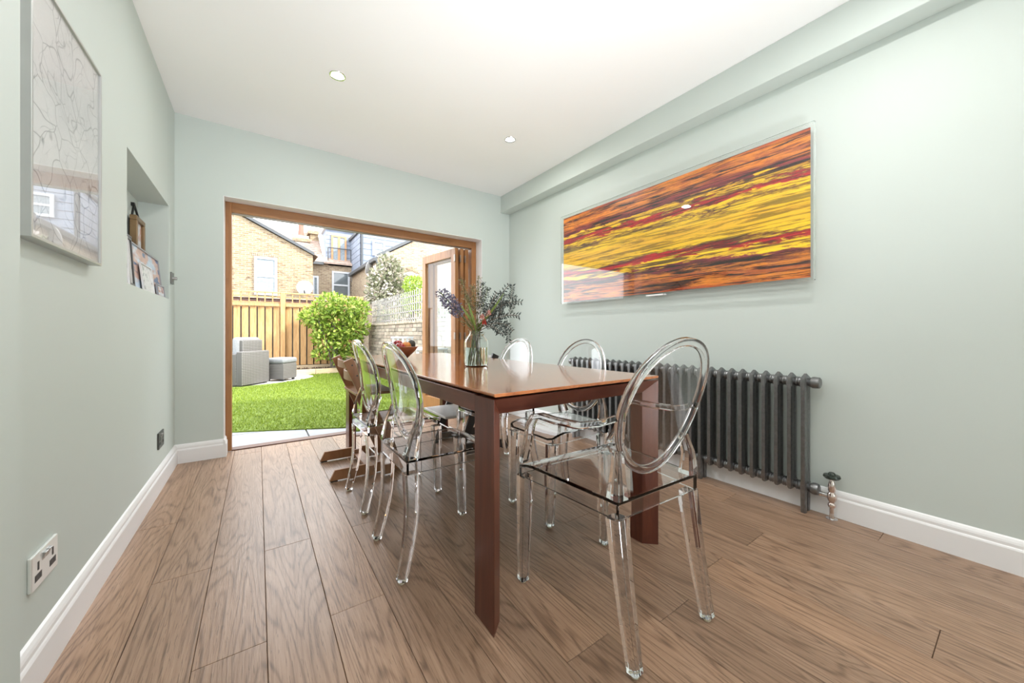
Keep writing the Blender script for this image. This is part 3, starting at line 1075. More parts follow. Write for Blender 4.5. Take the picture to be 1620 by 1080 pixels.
M['foot'] = flat('clear_foot_cap', (.62, .58, .45), .3)
arm = clear_chair('clear_armchair', 'clear plastic armchair with oval back at the near table end', True, 'clear plastic dining chairs')
place(arm, (1.046, .866, 0), math.radians(-2.0))
v0 = clear_chair('clear_chair', 'clear armless oval-backed chair on the lawn side, nearest the viewer', False, 'clear plastic dining chairs')
place(v0, (.662, 1.547, 0), -PI / 2)
for lab, x, y, rz in (('clear armless oval-backed chair on the lawn side, beside the brown highchair', .668, 2.19, -PI / 2 + .02),
                      ('clear armless oval-backed chair on the radiator side, nearer the armchair', 1.385, 1.51, PI / 2),
                      ('clear armless oval-backed chair on the radiator side, farther from the armchair', 1.385, 2.16, PI / 2 + .03)):
    c_ = copy_tree(v0)
    place(c_, (x, y, 0), rz)
    c_['label'] = lab

# ================================================================== HIGHCHAIRS
def highchair(name, label, mw_, mp, x_mirror, y0, y1):
    """side frames in planes y0 and y1; built for a chair facing +X, mirrored about x_mirror if given"""
    def X(x):
        return 2 * x_mirror - x if x_mirror else x
    t = thing(name, label, 'highchair', (X(.6), (y0 + y1) / 2, 0), group='slanted wooden highchairs')
    for yy, sg in ((y0, 1), (y1, -1)):
        a, e = yy, yy + sg * .022
        # slanted upright
        MB().prism([(X(.854), 0.0), (X(.508), .788), (X(.452), .763), (X(.787), 0.0)], 'y', a, e).build('upright', mw_, t, bevel=.002)
        # foot beam with a slanted end, standing on two pads
        MB().prism([(X(.79), .008), (X(.372), .008), (X(.405), .074), (X(.757), .074)], 'y', a, e).build('foot_beam', mw_, t, bevel=.002)
        MB().box(min(X(.38), X(.42)), max(X(.38), X(.42)), min(a, e), max(a, e), 0, .008).build('foot_pad', M['black'], t)
    ya, yb = y0 + .022, y1 - .022
    def plate(xa, xb, z, nm):
        MB().box(min(X(xa), X(xb)), max(X(xa), X(xb)), ya, yb, z, z + .018).build(nm, mp, t, bevel=.004)
    plate(.535, .8, .53, 'seat')
    plate(.62, .92, .3, 'footrest')
    for z0, z1, xo in ((.625, .685, .54), (.715, .765, .5)):
        path = []
        for k in range(13):
            u = k / 12
            path.append((X(xo - .03 * math.sin(PI * u)), ya + (yb - ya) * u, (z0 + z1) / 2))
        MB().sweep(path, [(-.006, -(z1 - z0) / 2), (.006, -(z1 - z0) / 2), (.006, (z1 - z0) / 2), (-.006, (z1 - z0) / 2)]).build('backrest', mp, t, smooth=True)
    for (x, z) in ((.56, .115), (.72, .2)):
        MB().tube([(X(x + .12), ya, z), (X(x + .12), yb, z)], .005, 8).build('tie_rod', M['steel'], t)
    MB().box(min(X(.6), X(.66)), max(X(.6), X(.66)), ya, yb, .03, .048).build('crossbar', mp, t)
    for yy in (y0 - .001, y1 + .001):
        for fz in (.74, .67, .6):
            xx = X(.83 - .439 * fz)
            MB().lathe([(0, -.002), (.005, -.002), (.005, .002), (0, .002)], (xx, yy, fz), 10, Matrix.Rotation(PI / 2, 3, 'X')).build('bolt', M['black'], t)
    return t


highchair('highchair', 'brown wooden highchair on the lawn side of the table', M['walnut'], M['walnut'], None, 2.547, 3.005)
highchair('highchair', 'black wooden highchair with white plates on the far radiator side', M['blackwood'], M['creamwood'], 1.04, 2.51, 2.99)

# ================================================================== RADIATOR
NS, RP, RY0 = 29, .0612, .69
rad = thing('column_radiator', 'long dark grey cast iron column radiator on the wall', 'radiator', (2.395, RY0 + RP * 14, 0))


def section(legs):
    b = MB()
    w_ = .0135
    for xc in (2.377, 2.425):
        # fluted column: lens-shaped section
        prof = [(-.0165, .0085), (-.0165, -.0085), (-.012, -.0105), (.0, -.0125), (.0155, -.009), (.0155, .009), (.0, .0125), (-.012, .0105)]
        zl = [0.0 if (legs) else .105, .125, .165, .64, .682, .712]
        sc = [1.0 if legs else .55, 1.1, 1.0, 1.0, 1.12, .8]
        base = len(b.v)
        for z, k in zip(zl, sc):
            for u, v in prof:
                b.v.append(Vector((xc + u * k, v * k, z)))
        m = len(prof)
        for i in range(len(zl) - 1):
            for q in range(m):
                r = (q + 1) % m
                b.f.append((base + i * m + q, base + i * m + r, base + (i + 1) * m + r, base + (i + 1) * m + q))
        b.f.append(tuple(base + q for q in range(m)))
        b.f.append(tuple(base + (len(zl) - 1) * m + q for q in range(m))[::-1])
    # saddle joining the two columns at top and bottom, peaked above
    b.add([(2.362, -w_, .665), (2.44, -w_, .665), (2.436, -w_ * .9, .712), (2.401, -w_ * .4, .735), (2.366, -w_ * .9, .712),
           (2.362, w_, .665), (2.44, w_, .665), (2.436, w_ * .9, .712), (2.401, w_ * .4, .735), (2.366, w_ * .9, .712)],
          [(0, 1, 2, 3, 4), (9, 8, 7, 6, 5), (0, 5, 6, 1), (1, 6, 7, 2), (2, 7, 8, 3), (3, 8, 9, 4), (4, 9, 5, 0)])
    b.add([(2.366, -w_, .155), (2.436, -w_, .155), (2.43, -w_ * .8, .108), (2.372, -w_ * .8, .108),
           (2.366, w_, .155), (2.436, w_, .155), (2.43, w_ * .8, .108), (2.372, w_ * .8, .108)],
          [(0, 3, 2, 1), (4, 5, 6, 7), (0, 1, 5, 4), (1, 2, 6, 5), (2, 3, 7, 6), (3, 0, 4, 7)])
    b.box(2.384, 2.42, -.008, .008, .15, .68)
    Ry = Matrix.Rotation(PI / 2, 3, 'X')
    for z in (.69, .132):
        b.lathe([(.0, -.0306), (.024, -.0306), (.027, -.026), (.022, -.018), (.022, .018), (.027, .026), (.024, .0306), (0, .0306)], (2.401, 0, z), 14, Ry)
    return b


secs = {}
for lg in (False, True):
    secs[lg] = section(lg).build('section', M['iron'], None, smooth=True, angle=40)
for k in range(NS):
    lg = k in (0, 9, 19, 28)
    src = secs[lg]
    o_ = inst(src, 'section', rad, Matrix.Translation(Vector((0, RY0 + RP * k, 0)) - rad.location))
for o_ in secs.values():
    bpy.data.objects.remove(o_)
Ry = Matrix.Rotation(PI / 2, 3, 'X')
MB().lathe([(0, .0), (.03, .0), (.031, .012), (.029, .03), (.024, .034), (0, .034)], (2.401, RY0 - .03, .69), 20, Ry).build('end_plug', M['iron'], rad, smooth=True)
MB().lathe([(0, -.034), (.024, -.034), (.029, -.03), (.031, -.012), (.03, 0), (0, 0)], (2.401, RY0 + RP * 28 + .03, .69), 20, Ry).build('end_plug', M['iron'], rad, smooth=True)
MB().lathe([(0, 0), (.029, 0), (.031, .012), (.028, .026), (.02, .03), (0, .03)], (2.401, RY0 - .03, .132), 20, Ry).build('end_plug', M['iron'], rad, smooth=True)
vy = RY0 - .108
va = MB().lathe([(0, .03), (.0095, .03), (.0095, .07), (.015, .072), (.017, .082), (.015, .09), (.011, .094), (.018, .108), (.021, .122), (.019, .136), (.012, .148), (.0155, .155), (.0165, .175), (.013, .196), (.009, .203), (.008, .22), (0, .22)],
                (2.405, vy, -.01), 20).build('valve', flat('copper_chrome', (.72, .62, .58), .14, 1.0, .05), rad, smooth=True)
MB().lathe([(0, 0), (.012, 0), (.012, .03), (.014, .034), (.014, .05), (0, .05)], (2.405, RY0 - .058, .115), 16, Ry).build('union_nut', M['chrome'], va, smooth=True)
MB().lathe([(0, -.0), (.011, .0), (.03, .002), (.036, .01), (.033, .019), (.016, .021), (.014, .028), (.01, .032), (0, .032)], (2.405, vy, .206), 24).build('handwheel', flat('dark_green_wheel', (.03, .04, .032), .2, .3), va, smooth=True)
MB().lathe([(0, 0), (.024, 0), (.024, .003), (.011, .005), (.0095, .03), (0, .03)], (2.405, vy, .0), 20).build('pipe_collar', M['chrome'], va, smooth=True)

# ================================================================== ON THE TABLE
VC = Vector((1.043, 1.853, ZT))
t = thing('flower_vase', 'clear glass bottle-shouldered vase half full of water', 'vase', VC)
prof = [(0, 0), (.06, 0), (.068, .008), (.07, .03), (.07, .135), (.066, .152), (.046, .178), (.04, .19), (.041, .203),
        (.0385, .203), (.0375, .19), (.043, .177), (.063, .151), (.067, .135), (.067, .03), (.064, .006), (0, .004)]
MB().lathe(prof, VC, 40).build('glass_body', M['glass'], t, smooth=True, angle=50)
MB().lathe([(0, .0048), (.0632, .0068), (.0662, .03), (.0662, .108), (0, .108)], VC, 36).build('water', M['water'], t, smooth=True, angle=50)


def vp(px, py, dz=0.0):
    """a spot of the bouquet: image direction at the vase's distance, pushed dz along the view"""
    return atD(px, py, 2.115 + dz)


def bez(a, b_, c, n=9):
    return [a * (1 - u) ** 2 + b_ * 2 * u * (1 - u) + c * u * u for u in [i / (n - 1) for i in range(n)]]


def foot_of(i):
    a = i * 2.4
    r = .02 + .025 * ((i * 37) % 10) / 10
    return VC + Vector((r * math.cos(a), r * math.sin(a), .014))


NECK = VC + Vector((0, 0, .2))
stemno = 0


def stem_path(tip, bend, off=0.0):
    global stemno
    stemno += 1
    a = stemno * 1.9
    neck = NECK + Vector((math.cos(a), math.sin(a), 0)) * .022
    f0 = foot_of(stemno)
    p1 = bez(f0, f0.lerp(neck, .5), neck, 5)
    p2 = bez(neck, bend, tip, 11)
    return p1[:-1] + p2, p2


def rv(s_=1.0):
    return Vector((random.uniform(-1, 1), random.uniform(-1, 1), random.uniform(-1, 1))) * s_


G_B = 'cut stems in the glass vase'
# dusty purple spike
t = thing('flower_spike', 'dusty purple flower spike leaning out left of the vase', 'flower', NECK, group=G_B)
path, top = stem_path(vp(696, 462, -.03), vp(738, 505, -.02))
MB().tube(path, .0035, 6).build('stem', M['stem'], t, smooth=True)
b = MB()
for i in range(650):
    u = random.uniform(.58, 1.0)
    p = path[4:][0] * 0 + bez(top[0], vp(738, 505, -.02), top[-1], 41)[int(u * 40)]
    rr = .036 * math.sin(PI * min(1, max(.2, (u - .5) / .58))) ** .6 + .004
    q = rv().normalized() * rr * random.uniform(.5, 1.05)
    b.leaf(p + q, q + rv(.01), rv(), random.uniform(.01, .017), .011)
b.build('florets', M['purple'], t, flip=False)['kind'] = 'stuff'
b = MB()
for u in (.15, .25, .35):
    p = top[int(u * 10)]
    for s_ in (-1, 1):
        b.leaf(p, Vector((s_ * .4, .1, .5)) + rv(.3), rv(), .05, .008)
b.build('leaves', M['sprig'], t, flip=False)['kind'] = 'stuff'

# dark grey-green leafy branches to the right
for i, (tx, ty, bx_, by_, lab) in enumerate((
        (826, 478, 793, 470, 'dark leafy branch arching out to the upper right'),
        (806, 450, 778, 478, 'dark leafy branch rising to the top right'),
        (822, 500, 790, 492, 'dark leafy branch reaching to the right'),
        (811, 524, 796, 497, 'dark leafy branch drooping to the lower right'),
        (789, 528, 784, 506, 'short dark leafy branch hanging by the vase neck'),
        (786, 462, 772, 490, 'dark leafy branch standing upright right of the centre'),
        (800, 500, 780, 500, 'dense dark leafy branch low on the right'))):
    t = thing('leafy_branch', lab, 'branch', NECK, group=G_B)
    path, top = stem_path(vp(tx, ty, .05 * math.sin(i * 2.1)), vp(bx_, by_, .03 * math.cos(i)))
    MB().tube(path, .0022, 5).build('stem', M['twig'], t, smooth=True)
    b = MB()
    fine_ = bez(top[0], vp(bx_, by_, .03 * math.cos(i)), top[-1], 31)
    def spray(path_, k0, step, L0):
        for k in range(k0, len(path_), step):
            p = path_[k]
            d_ = (path_[min(k + 1, len(path_) - 1)] - path_[k - 1]).normalized()
            for s_ in (-1, 1):
                sd_ = d_.cross(Vector((.57, .82, 0))).normalized() * s_
                b.leaf(p, sd_ + d_ * .55 + rv(.22), Vector((.57, .82, 0)) + rv(.5), L0 * random.uniform(.8, 1.25), L0 * random.uniform(.3, .42))
    spray(fine_, 7, 2, .024)
    for k0 in (9, 15, 21):
        d_ = (fine_[k0 + 1] - fine_[k0 - 1]).normalized()
        sd_ = d_.cross(Vector((.57, .82, 0))).normalized() * (1 if (k0 + i) % 2 else -1)
        e_ = fine_[k0] + (d_ * .7 + sd_ * .8 + rv(.25)) * .085
        tw = bez(fine_[k0], fine_[k0].lerp(e_, .5) + d_ * .012, e_, 12)
        MB().tube(tw, .0012, 4).build('side_twig', M['twig'], t)
        spray(tw, 3, 1, .02)
    b.build('leaves', M['euca'], t, flip=False)['kind'] = 'stuff'

# fine seed-head sprays
for i, (tx, ty, bx_, by_, lab) in enumerate((
        (757, 438, 756, 478, 'fine olive seed spray, tallest in the bouquet'),
        (747, 452, 752, 484, 'fine olive seed spray just left of the tallest'),
        (729, 440, 744, 486, 'fine olive seed spray leaning left by the door stile'),
        (739, 466, 748, 495, 'fine olive seed spray low in the middle left'),
        (764, 447, 760, 480, 'fine grey seed spray against the white reveal'),
        (772, 455, 764, 486, 'fine grey seed spray right of the white reveal'),
        (727, 508, 744, 512, 'thin olive sprig low on the left'),
        (720, 492, 742, 508, 'thin olive sprig pointing left under the purple spike'))):
    t = thing('seed_spray', lab, 'stem', NECK, group=G_B)
    bp = vp(bx_, by_, .02 * math.sin(i))
    path, top = stem_path(vp(tx, ty, .04 * math.cos(i * 1.7)), bp)
    MB().tube(path, .0016, 5).build('stem', M['stem'], t, smooth=True)
    b = MB()
    fine_ = bez(top[0], bp, top[-1], 41)
    for k in range(260 if i < 6 else 70):
        u = random.uniform(.4, 1) if i < 6 else random.uniform(.2, 1)
        p = fine_[int(u * 40)]
        q = rv().normalized() * (.036 * (1.15 - u) + .006) * random.uniform(.3, 1.3)
        b.leaf(p + q, q + Vector((0, 0, .01)), rv(), random.uniform(.007, .013), .006)
    b.build('seed_heads', M['sprig'] if i not in (4, 5) else M['euca'], t, flip=False)['kind'] = 'stuff'

# pink and red blooms
for i, (tx, ty, mm, lab) in enumerate(((773, 496, 'pink', 'pale pink bloom, upper one at the bouquet centre'), (763, 502, 'pink', 'small pink bloom beside the pale pink one'),
                                      (766, 510, 'red', 'red bloom low at the centre of the bouquet'))):
    t = thing('bloom', lab, 'flower', NECK, group=G_B)
    tip = vp(tx, ty, -.07)
    path, top = stem_path(tip, vp(762, 518, -.05))
    MB().tube(path, .002, 5).build('stem', M['stem'], t, smooth=True)
    b = MB()
    for k in range(60):
        q = rv().normalized() * random.uniform(.003, .01)
        b.leaf(tip + q + Vector((0, 0, random.uniform(-.009, .009))), q + Vector((0, 0, .008)), rv(), .01, .008)
    b.build('petals', M[mm], t, flip=False)['kind'] = 'stuff'
# broad green blades
for i, (tx, ty, bx_, by_, lab) in enumerate(((729, 483, 745, 505, 'broad green blade leaning left in the bouquet'), (797, 464, 776, 498, 'thick green stalk leaning right in the bouquet'),
                                            (741, 480, 750, 506, 'slim green blade left of the centre'))):
    t = thing('green_blade', lab, 'leaf', NECK, group=G_B)
    bp = vp(bx_, by_, -.05)
    path, top = stem_path(vp(tx, ty, -.06), bp)
    MB().sweep(path, [(-.5, -.12), (.5, -.12), (.5, .12), (-.5, .12)], up=ray(760, 500), scale=[.004] * 4 + [.004 + .009 * math.sin(PI * k / 10) for k in range(11)]).build('blade', flat('fresh_green_blade', (.16, .24, .05), .45), t, smooth=True)
    b = MB()
    for k in range(26):
        p = NECK + Vector((random.uniform(-.03, .03), random.uniform(-.03, .03), random.uniform(-.06, .05)))
        b.leaf(p, rv() + Vector((0, 0, .6)), rv(), .04, .008)
    b.build('base_leaves', M['sprig'], t, flip=False)['kind'] = 'stuff'

# fruit bowl
BC = Vector((.872, 2.66, ZT))
bprof = [(0, 0), (.032, 0), (.036, .003), (.062, .03), (.095, .062), (.117, .092), (.114, .093), (.091, .066), (.058, .036), (.03, .014), (0, .012)]
q = N('turned_wood_bowl')
c_ = q.coord('Object')
sp = q.n('ShaderNodeSeparateXYZ')
q.link(c_, sp.inputs[0])
hh = q.math('ADD', sp.outputs[2], q.math('MULTIPLY', q.noise(q.coord('Object', scale=(9, 9, 26)), 1, 3), .05))
bm_ = q.bsdf(q.ramp(hh, [(.03, (.05, .018, .01)), (.06, (.17, .055, .022)), (.11, (.3, .11, .045))]), .3)
bowl = MB().lathe(bprof, BC, 40).build('fruit_bowl', bm_, None, smooth=True, angle=60)
for v_ in bowl.data.vertices:
    v_.co -= BC
bowl.location = BC
tag(bowl, 'turned brown wooden bowl holding fruit on the table', 'bowl')


def fruit(name, label, cat, off, r, m, sz=1.0, stalk=True):
    c_ = BC + Vector(off)
    t = thing(name, label, cat, c_, group='fruit in the wooden bowl')
    pr = []
    for k in range(13):
        a = -PI / 2 + PI * k / 12
        rr = r * math.cos(a)
        zz = r * sz * math.sin(a)
        if stalk:
            zz -= .16 * r * math.exp(-(rr / (r * .35)) ** 2) * (1 if a > 0 else -.6)
        pr.append((max(rr, 0) if 0 < k < 12 else 0, zz))
    MB().lathe(pr, c_, 24).build('flesh', m, t, smooth=True, angle=80)
    if stalk:
        MB().tube([c_ + Vector((0, 0, r * .78)), c_ + Vector((.004, .002, r * 1.12))], .0016, 5).build('stalk', M['twig'], t)


apple = N('red_apple_skin')
apple = apple.bsdf(apple.ramp(apple.noise(apple.coord('Object', scale=(30, 30, 9)), 1, 4), [(.35, (.16, .01, .012)), (.55, (.32, .02, .025)), (.75, (.45, .12, .06))]), .22)
orange = flat('orange_peel', (.55, .2, .035), .4, 0, .15, 40)
avo = flat('avocado_skin', (.04, .035, .028), .55, 0, .3, 60)
fruit('apple', 'dark red apple at the front of the bowl', 'apple', (-.03, -.045, .088), .038, apple, .9)
fruit('apple', 'red apple on top of the heap', 'apple', (-.026, .022, .108), .037, apple, .9)
fruit('apple', 'red apple at the left rim of the bowl', 'apple', (-.07, .03, .098), .034, apple, .9)
fruit('orange', 'orange fruit in the middle of the bowl', 'orange', (.022, -.02, .094), .038, orange, .96)
fruit('avocado', 'dark avocado at the right rim of the bowl', 'avocado', (.072, .005, .106), .03, avo, 1.15, False)

# ================================================================== GARDEN
GZ = -.03
g0 = struct(MB().box(-14, 16, 3.78, 34, GZ - .3, GZ - .022).build('ground', M['joint']), 'ground of the garden under the slabs', 'ground')


def lawn_edge(x):
    """near edge of the lawn as a function of x"""
    return max(3.98, lawn_raw(x))


def lawn_raw(x):
    return 4.42 - .46 * (x + .0) - .12 * x * x * .3 if x < 1.2 else 4.42 - .552 - .0518 - (x - 1.2) * .2


CCX, CCY, CRX = -.9, 9.4, 1.95       # round patio under the wicker chair

# paving between the doors and the lawn
patio = struct(MB().box(-3.2, 2.4, 3.79, 5.9, GZ - .022, GZ - .012).build('patio', M['joint']), 'pale grey paving between the doors and the lawn', 'paving')
for i, x0 in enumerate((-3.2, -2.3, -1.4, -.5, .4, 1.3)):
    for j, y0 in enumerate((3.795, 4.395, 4.995)):
        sh = .0 if j % 2 == 0 else -.3
        a0, a1 = x0 + sh + .006, x0 + sh + .9 - .006
        if a1 > 2.39:
            a1 = 2.39
        MB().box(max(a0, -3.2), a1, y0 + .006, y0 + .594, GZ - .012, GZ).build('slab', M['slab'], patio, bevel=.002, seg=1)
# lawn: turf sheet cut to its outline, and blades
edge = [(x / 10, lawn_edge(x / 10)) for x in range(-32, 25, 2)]
outline = edge + [(2.4, 9.72), (-.0, 9.72)]
far_l = [(CCX + CRX * math.cos(a), CCY + CRX * .62 * math.sin(a)) for a in [math.radians(d) for d in range(16, -190, -12)]]
outline = edge + [(2.4, 9.72), (1.0, 9.72)] + [p for p in far_l if p[0] > -3.2] + [(-3.2, 8.4)]
lawn = struct(MB().prism(outline, 'z', GZ - .012, GZ + .012).build('lawn', M['lawnbase']), 'bright green lawn outside the doors', 'lawn')


def inside(x, y):
    c = False
    n = len(outline)
    for i in range(n):
        x1, y1 = outline[i]
        x2, y2 = outline[(i + 1) % n]
        if (y1 > y) != (y2 > y) and x < (x2 - x1) * (y - y1) / (y2 - y1) + x1:
            c = not c
    return c


V, F_ = [], []
rnd = random.Random(3)
cnt = 0
while cnt < 62000:
    x = rnd.uniform(-1.2, 2.4)
    y = 3.98 + 5.72 * rnd.random() ** 1.25
    if not inside(x, y) or (x + .2) ** 2 + (y - 8.75) ** 2 < .5:
        continue
    a = rnd.uniform(0, 2 * PI)
    h = rnd.uniform(.014, .032)
    w_ = rnd.uniform(.002, .0038) * (1 + .12 * (y - 4))
    lx, ly = rnd.uniform(-.015, .015), rnd.uniform(-.015, .015)
    z = GZ + .011
    n = len(V)
    V += [(x - w_ * math.cos(a), y - w_ * math.sin(a), z), (x + w_ * math.cos(a), y + w_ * math.sin(a), z), (x + lx, y + ly, z + h)]
    F_.append((n, n + 1, n + 2))
    cnt += 1
me = bpy.data.meshes.new('grass')
me.from_pydata(V, [], F_)
me.materials.append(M['blade'])
go = bpy.data.objects.new('grass', me)
COL.objects.link(go)
tag(go, 'short bright green grass covering the lawn', 'grass', kind='stuff')
# round terrace under the wicker furniture
struct(MB().add([(CCX + CRX * 1.0 * math.cos(a), CCY + CRX * .62 * math.sin(a), GZ - .01) for a in [2 * PI * k / 48 for k in range(48)]] +
                [(CCX + CRX * math.cos(a), CCY + CRX * .62 * math.sin(a), GZ + .004) for a in [2 * PI * k / 48 for k in range(48)]],
                [tuple(range(48))[::-1], tuple(range(48, 96))] + [(k, (k + 1) % 48, 48 + (k + 1) % 48, 48 + k) for k in range(48)]).build('terrace', flat('white_paving', (.5, .5, .5), .6)), 'round white terrace under the wicker armchair', 'terrace')

# fence along the end of the garden
FY = 10.35
fence = thing('garden_fence', 'tall pale timber board fence with a trellis top across the garden', 'fence', (.5, FY, GZ))
posts = [-3.05, -1.28, .49, 2.27]
bmesh_board = {}


def shared(key, fn, name, mat, parent, loc):
    if key not in bmesh_board:
        o = fn().build(name, mat, None, bevel=.004, seg=1)
        bmesh_board[key] = o.data
        bpy.data.objects.remove(o)
    o = bpy.data.objects.new(name, bmesh_board[key])
    COL.objects.link(o)
    o.parent = parent
    o.matrix_basis = Matrix.Translation(Vector(loc) - parent.location)
    return o


for x in posts:
    shared('post', lambda: MB().box(-.05, .05, -.05, .05, 0, 1.96), 'post', M['fence'], fence, (x, FY - .03, GZ))
for xa, xb in zip(posts, posts[1:]):
    n = int((xb - xa - .1) / .145)
    st = (xb - xa - .1) / n
    for k in range(n):
        x = xa + .05 + st * (k + .5)
        shared('board', lambda: MB().add([(-.064, .012, 0), (.064, .0, 0), (.064, -.03, 0), (-.064, -.0, 0), (-.064, .012, 1.42), (.064, .0, 1.42), (.064, -.03, 1.42), (-.064, -.0, 1.42)],
                                         [(3, 2, 1, 0), (4, 5, 6, 7), (0, 1, 5, 4), (1, 2, 6, 5), (2, 3, 7, 6), (3, 0, 4, 7)]), 'board', M['fence'], fence, (x, FY + .02, GZ + .2))
        shared('upright', lambda: MB().box(-.011, .011, -.012, .012, 0, .25), 'trellis_upright', M['fence'], fence, (x - st / 2, FY, GZ + 1.69))
    L = xb - xa - .1
    for z, hh, nm, dy in ((.0, .19, 'gravel_board', -.02), (1.62, .07, 'top_rail', -.03), (1.7, .022, 'trellis_rail', .0), (1.83, .02, 'trellis_rail', .0), (1.93, .035, 'capping', -.01)):
        key = (nm, round(L, 3), z)
        shared(key, lambda: MB().box(-L / 2, L / 2, -.02, .02, 0, hh), nm, M['fence'] if nm != 'gravel_board' else M['sleeper'], fence, ((xa + xb) / 2, FY + dy, GZ + z))
MB().box(posts[0], posts[-1], FY + .055, FY + .075, GZ, GZ + 1.6).build('backing', M['gutter'], fence)
nw = thing('neighbour_wall', 'dark red brick wall showing through the fence trellis', 'wall', (0, 11.2, GZ))
MB().box(-4, 2.2, 11.2, 11.45, GZ, 1.84).build('wall', brick('dark_red_brick', (.14, .06, .045), (.2, .1, .075), (.2, .17, .15)), nw)
MB().box(-4.05, 2.25, 11.15, 11.5, 1.84, 1.87).build('coping', M['stone'], nw)
# raised bed
bed = thing('raised_bed', 'low raised bed edged with pale timber under the fence', 'raised bed', (1.4, 9.8, GZ))
for a, e in ((.52, 1.12), (1.125, 1.85), (1.855, 2.39)):
    MB().box(a, e, 9.73, 9.82, GZ, GZ + .13).build('edging', M['sleeper'], bed, bevel=.006)
MB().box(.52, .6, 9.82, 10.3, GZ, GZ + .13).build('edging', M['sleeper'], bed, bevel=.006)
b = MB().box(.6, 2.39, 9.82, 10.31, GZ, GZ + .1)
for k in range(500):
    b.leaf((random.uniform(.6, 2.39), random.uniform(9.82, 10.3), GZ + .1), rv() + Vector((0, 0, .3)), rv(), .05, .03)
o_ = b.build('mulch', M['soil'], bed, flip=False)
o_['kind'] = 'stuff'


def leaf_ball(b, c, r, n, size, flatten=1.0, shell=.55):
    c = Vector(c)
    for k in range(n):
        d = rv()
        while d.length > 1 or d.length < .05:
            d = rv()
        d = d.normalized() * (shell + (1 - shell) * random.random())
        p = c + Vector((d.x * r[0], d.y * r[1], d.z * r[2]))
        out = Vector((d.x, d.y, d.z + .25))
        b.leaf(p, out + rv(.9), out + rv(.6), size * random.uniform(.7, 1.3), size * random.uniform(.45, .65))


# big laurel bush
c = at(530, 522, 9.75)
bush = thing('laurel_bush', 'big bright green leafy bush in front of the fence', 'bush', (c.x, 9.85, GZ + .1))
b = MB()
for px, py, rx, rz, n in ((525, 480, .3, .24, 360), (548, 487, .34, .26, 420), (570, 490, .2, .25, 220), (500, 500, .3, .26, 360), (530, 515, .5, .36, 800), (560, 518, .34, .34, 420), (545, 545, .36, .32, 480),
                          (515, 535, .3, .3, 320), (540, 565, .26, .16, 220), (505, 562, .14, .1, 90), (487, 503, .16, .14, 120)):
    p = at(px, py, 9.75 + random.uniform(-.1, .12))
    leaf_ball(b, p, (rx, .34, rz), n, .105)
b.build('foliage', M['bush'], bush, flip=False)['kind'] = 'stuff'
for k in range(6):
    e = c + Vector((random.uniform(-.4, .4), random.uniform(-.1, .1), random.uniform(-.2, .4)))
    MB().tube(bez(Vector((c.x + .03 * k - .1, 9.85, GZ + .08)), Vector((c.x, 9.85, .3)), e, 7), .016, 6).build('branch', M['twig'], bush, smooth=True)

# garden wall on the right with trellis
WX, WY0, WY1, WZ = 2.46, 4.6, 10.3, 1.14
gw = thing('garden_wall', 'weathered pale brick garden wall along the right boundary', 'wall', (WX, 7.5, GZ))
MB().box(WX + .012, WX + .2, WY0, WY1, GZ, WZ - .01).build('core', M['mortar'], gw)
b = MB()
rows = 15
ch = (WZ - GZ) / rows
for r in range(rows):
    y = WY0 - (.11 if r % 2 else 0)
    while y < WY1:
        L = random.uniform(.19, .25)
        a0, a1 = max(y, WY0), min(y + L - .012, WY1)
        if a1 - a0 > .03:
            j = random.uniform(-.008, .008)
            b.box(WX + j, WX + .1 + j, a0, a1, GZ + r * ch + random.uniform(.003, .008), GZ + (r + 1) * ch - random.uniform(.003, .008))
        y += L
qb = N('weathered_mixed_brick')
gg = qb.n('ShaderNodeNewGeometry')
colb = qb.ramp(gg.outputs['Random Per Island'], [(0, (.2, .17, .14)), (.35, (.36, .3, .24)), (.7, (.44, .38, .31)), (1, (.3, .23, .19))])
nb_ = qb.noise(qb.coord('World'), 30, 3)
colb = qb.mix(.6, colb, qb.ramp(nb_, [(.3, (.55, .53, .5)), (.6, (1, 1, 1))]), 'MULTIPLY')
o_ = b.build('bricks', qb.bsdf(colb, .9, 0, qb.bump(nb_, .5, .01)), gw)
o_['kind'] = 'stuff'
MB().box(WX - .02, WX + .22, WY0, WY1, WZ, WZ + .05).build('coping', M['stone'], gw, bevel=.01)
tr = thing('wall_trellis', 'pale square trellis standing on the brick garden wall', 'trellis', (WX + .1, 7.5, WZ + .05))
n = 0
y = WY0 + .05
while y < WY1:
    shared('tslat', lambda: MB().box(-.006, .006, -.014, .014, 0, .62), 'slat', M['trellis'], tr, (WX + .09, y, WZ + .052))
    y += .125
for k in range(4):
    MB().box(WX + .1, WX + .108, WY0, WY1, WZ + .1 + k * .15, WZ + .125 + k * .15).build('cross_slat', M['trellis'], tr)

# wicker armchair and footstool
ca = Vector((-.234, 8.149, GZ + .004))
cb = Vector((.184, 8.675, GZ + .004))
dx = (cb - ca).normalized()
ang = math.atan2(dx.y, dx.x)
t = thing('wicker_armchair', 'grey woven rattan garden armchair with a grey cushion', 'armchair', ca, ang)
# local: x along the visible right face, y away to the left-back
Wd, Dp = .68, .78


def lb(x0, x1, y0, y1, z0, z1, nm, m, bev=.02):
    Mt = mw(t)
    q_ = MB().box(x0, x1, y0, y1, z0, z1)
    q_.v = [Mt @ p for p in q_.v]
    return q_.build(nm, m, t, bevel=bev, seg=3, smooth=True)


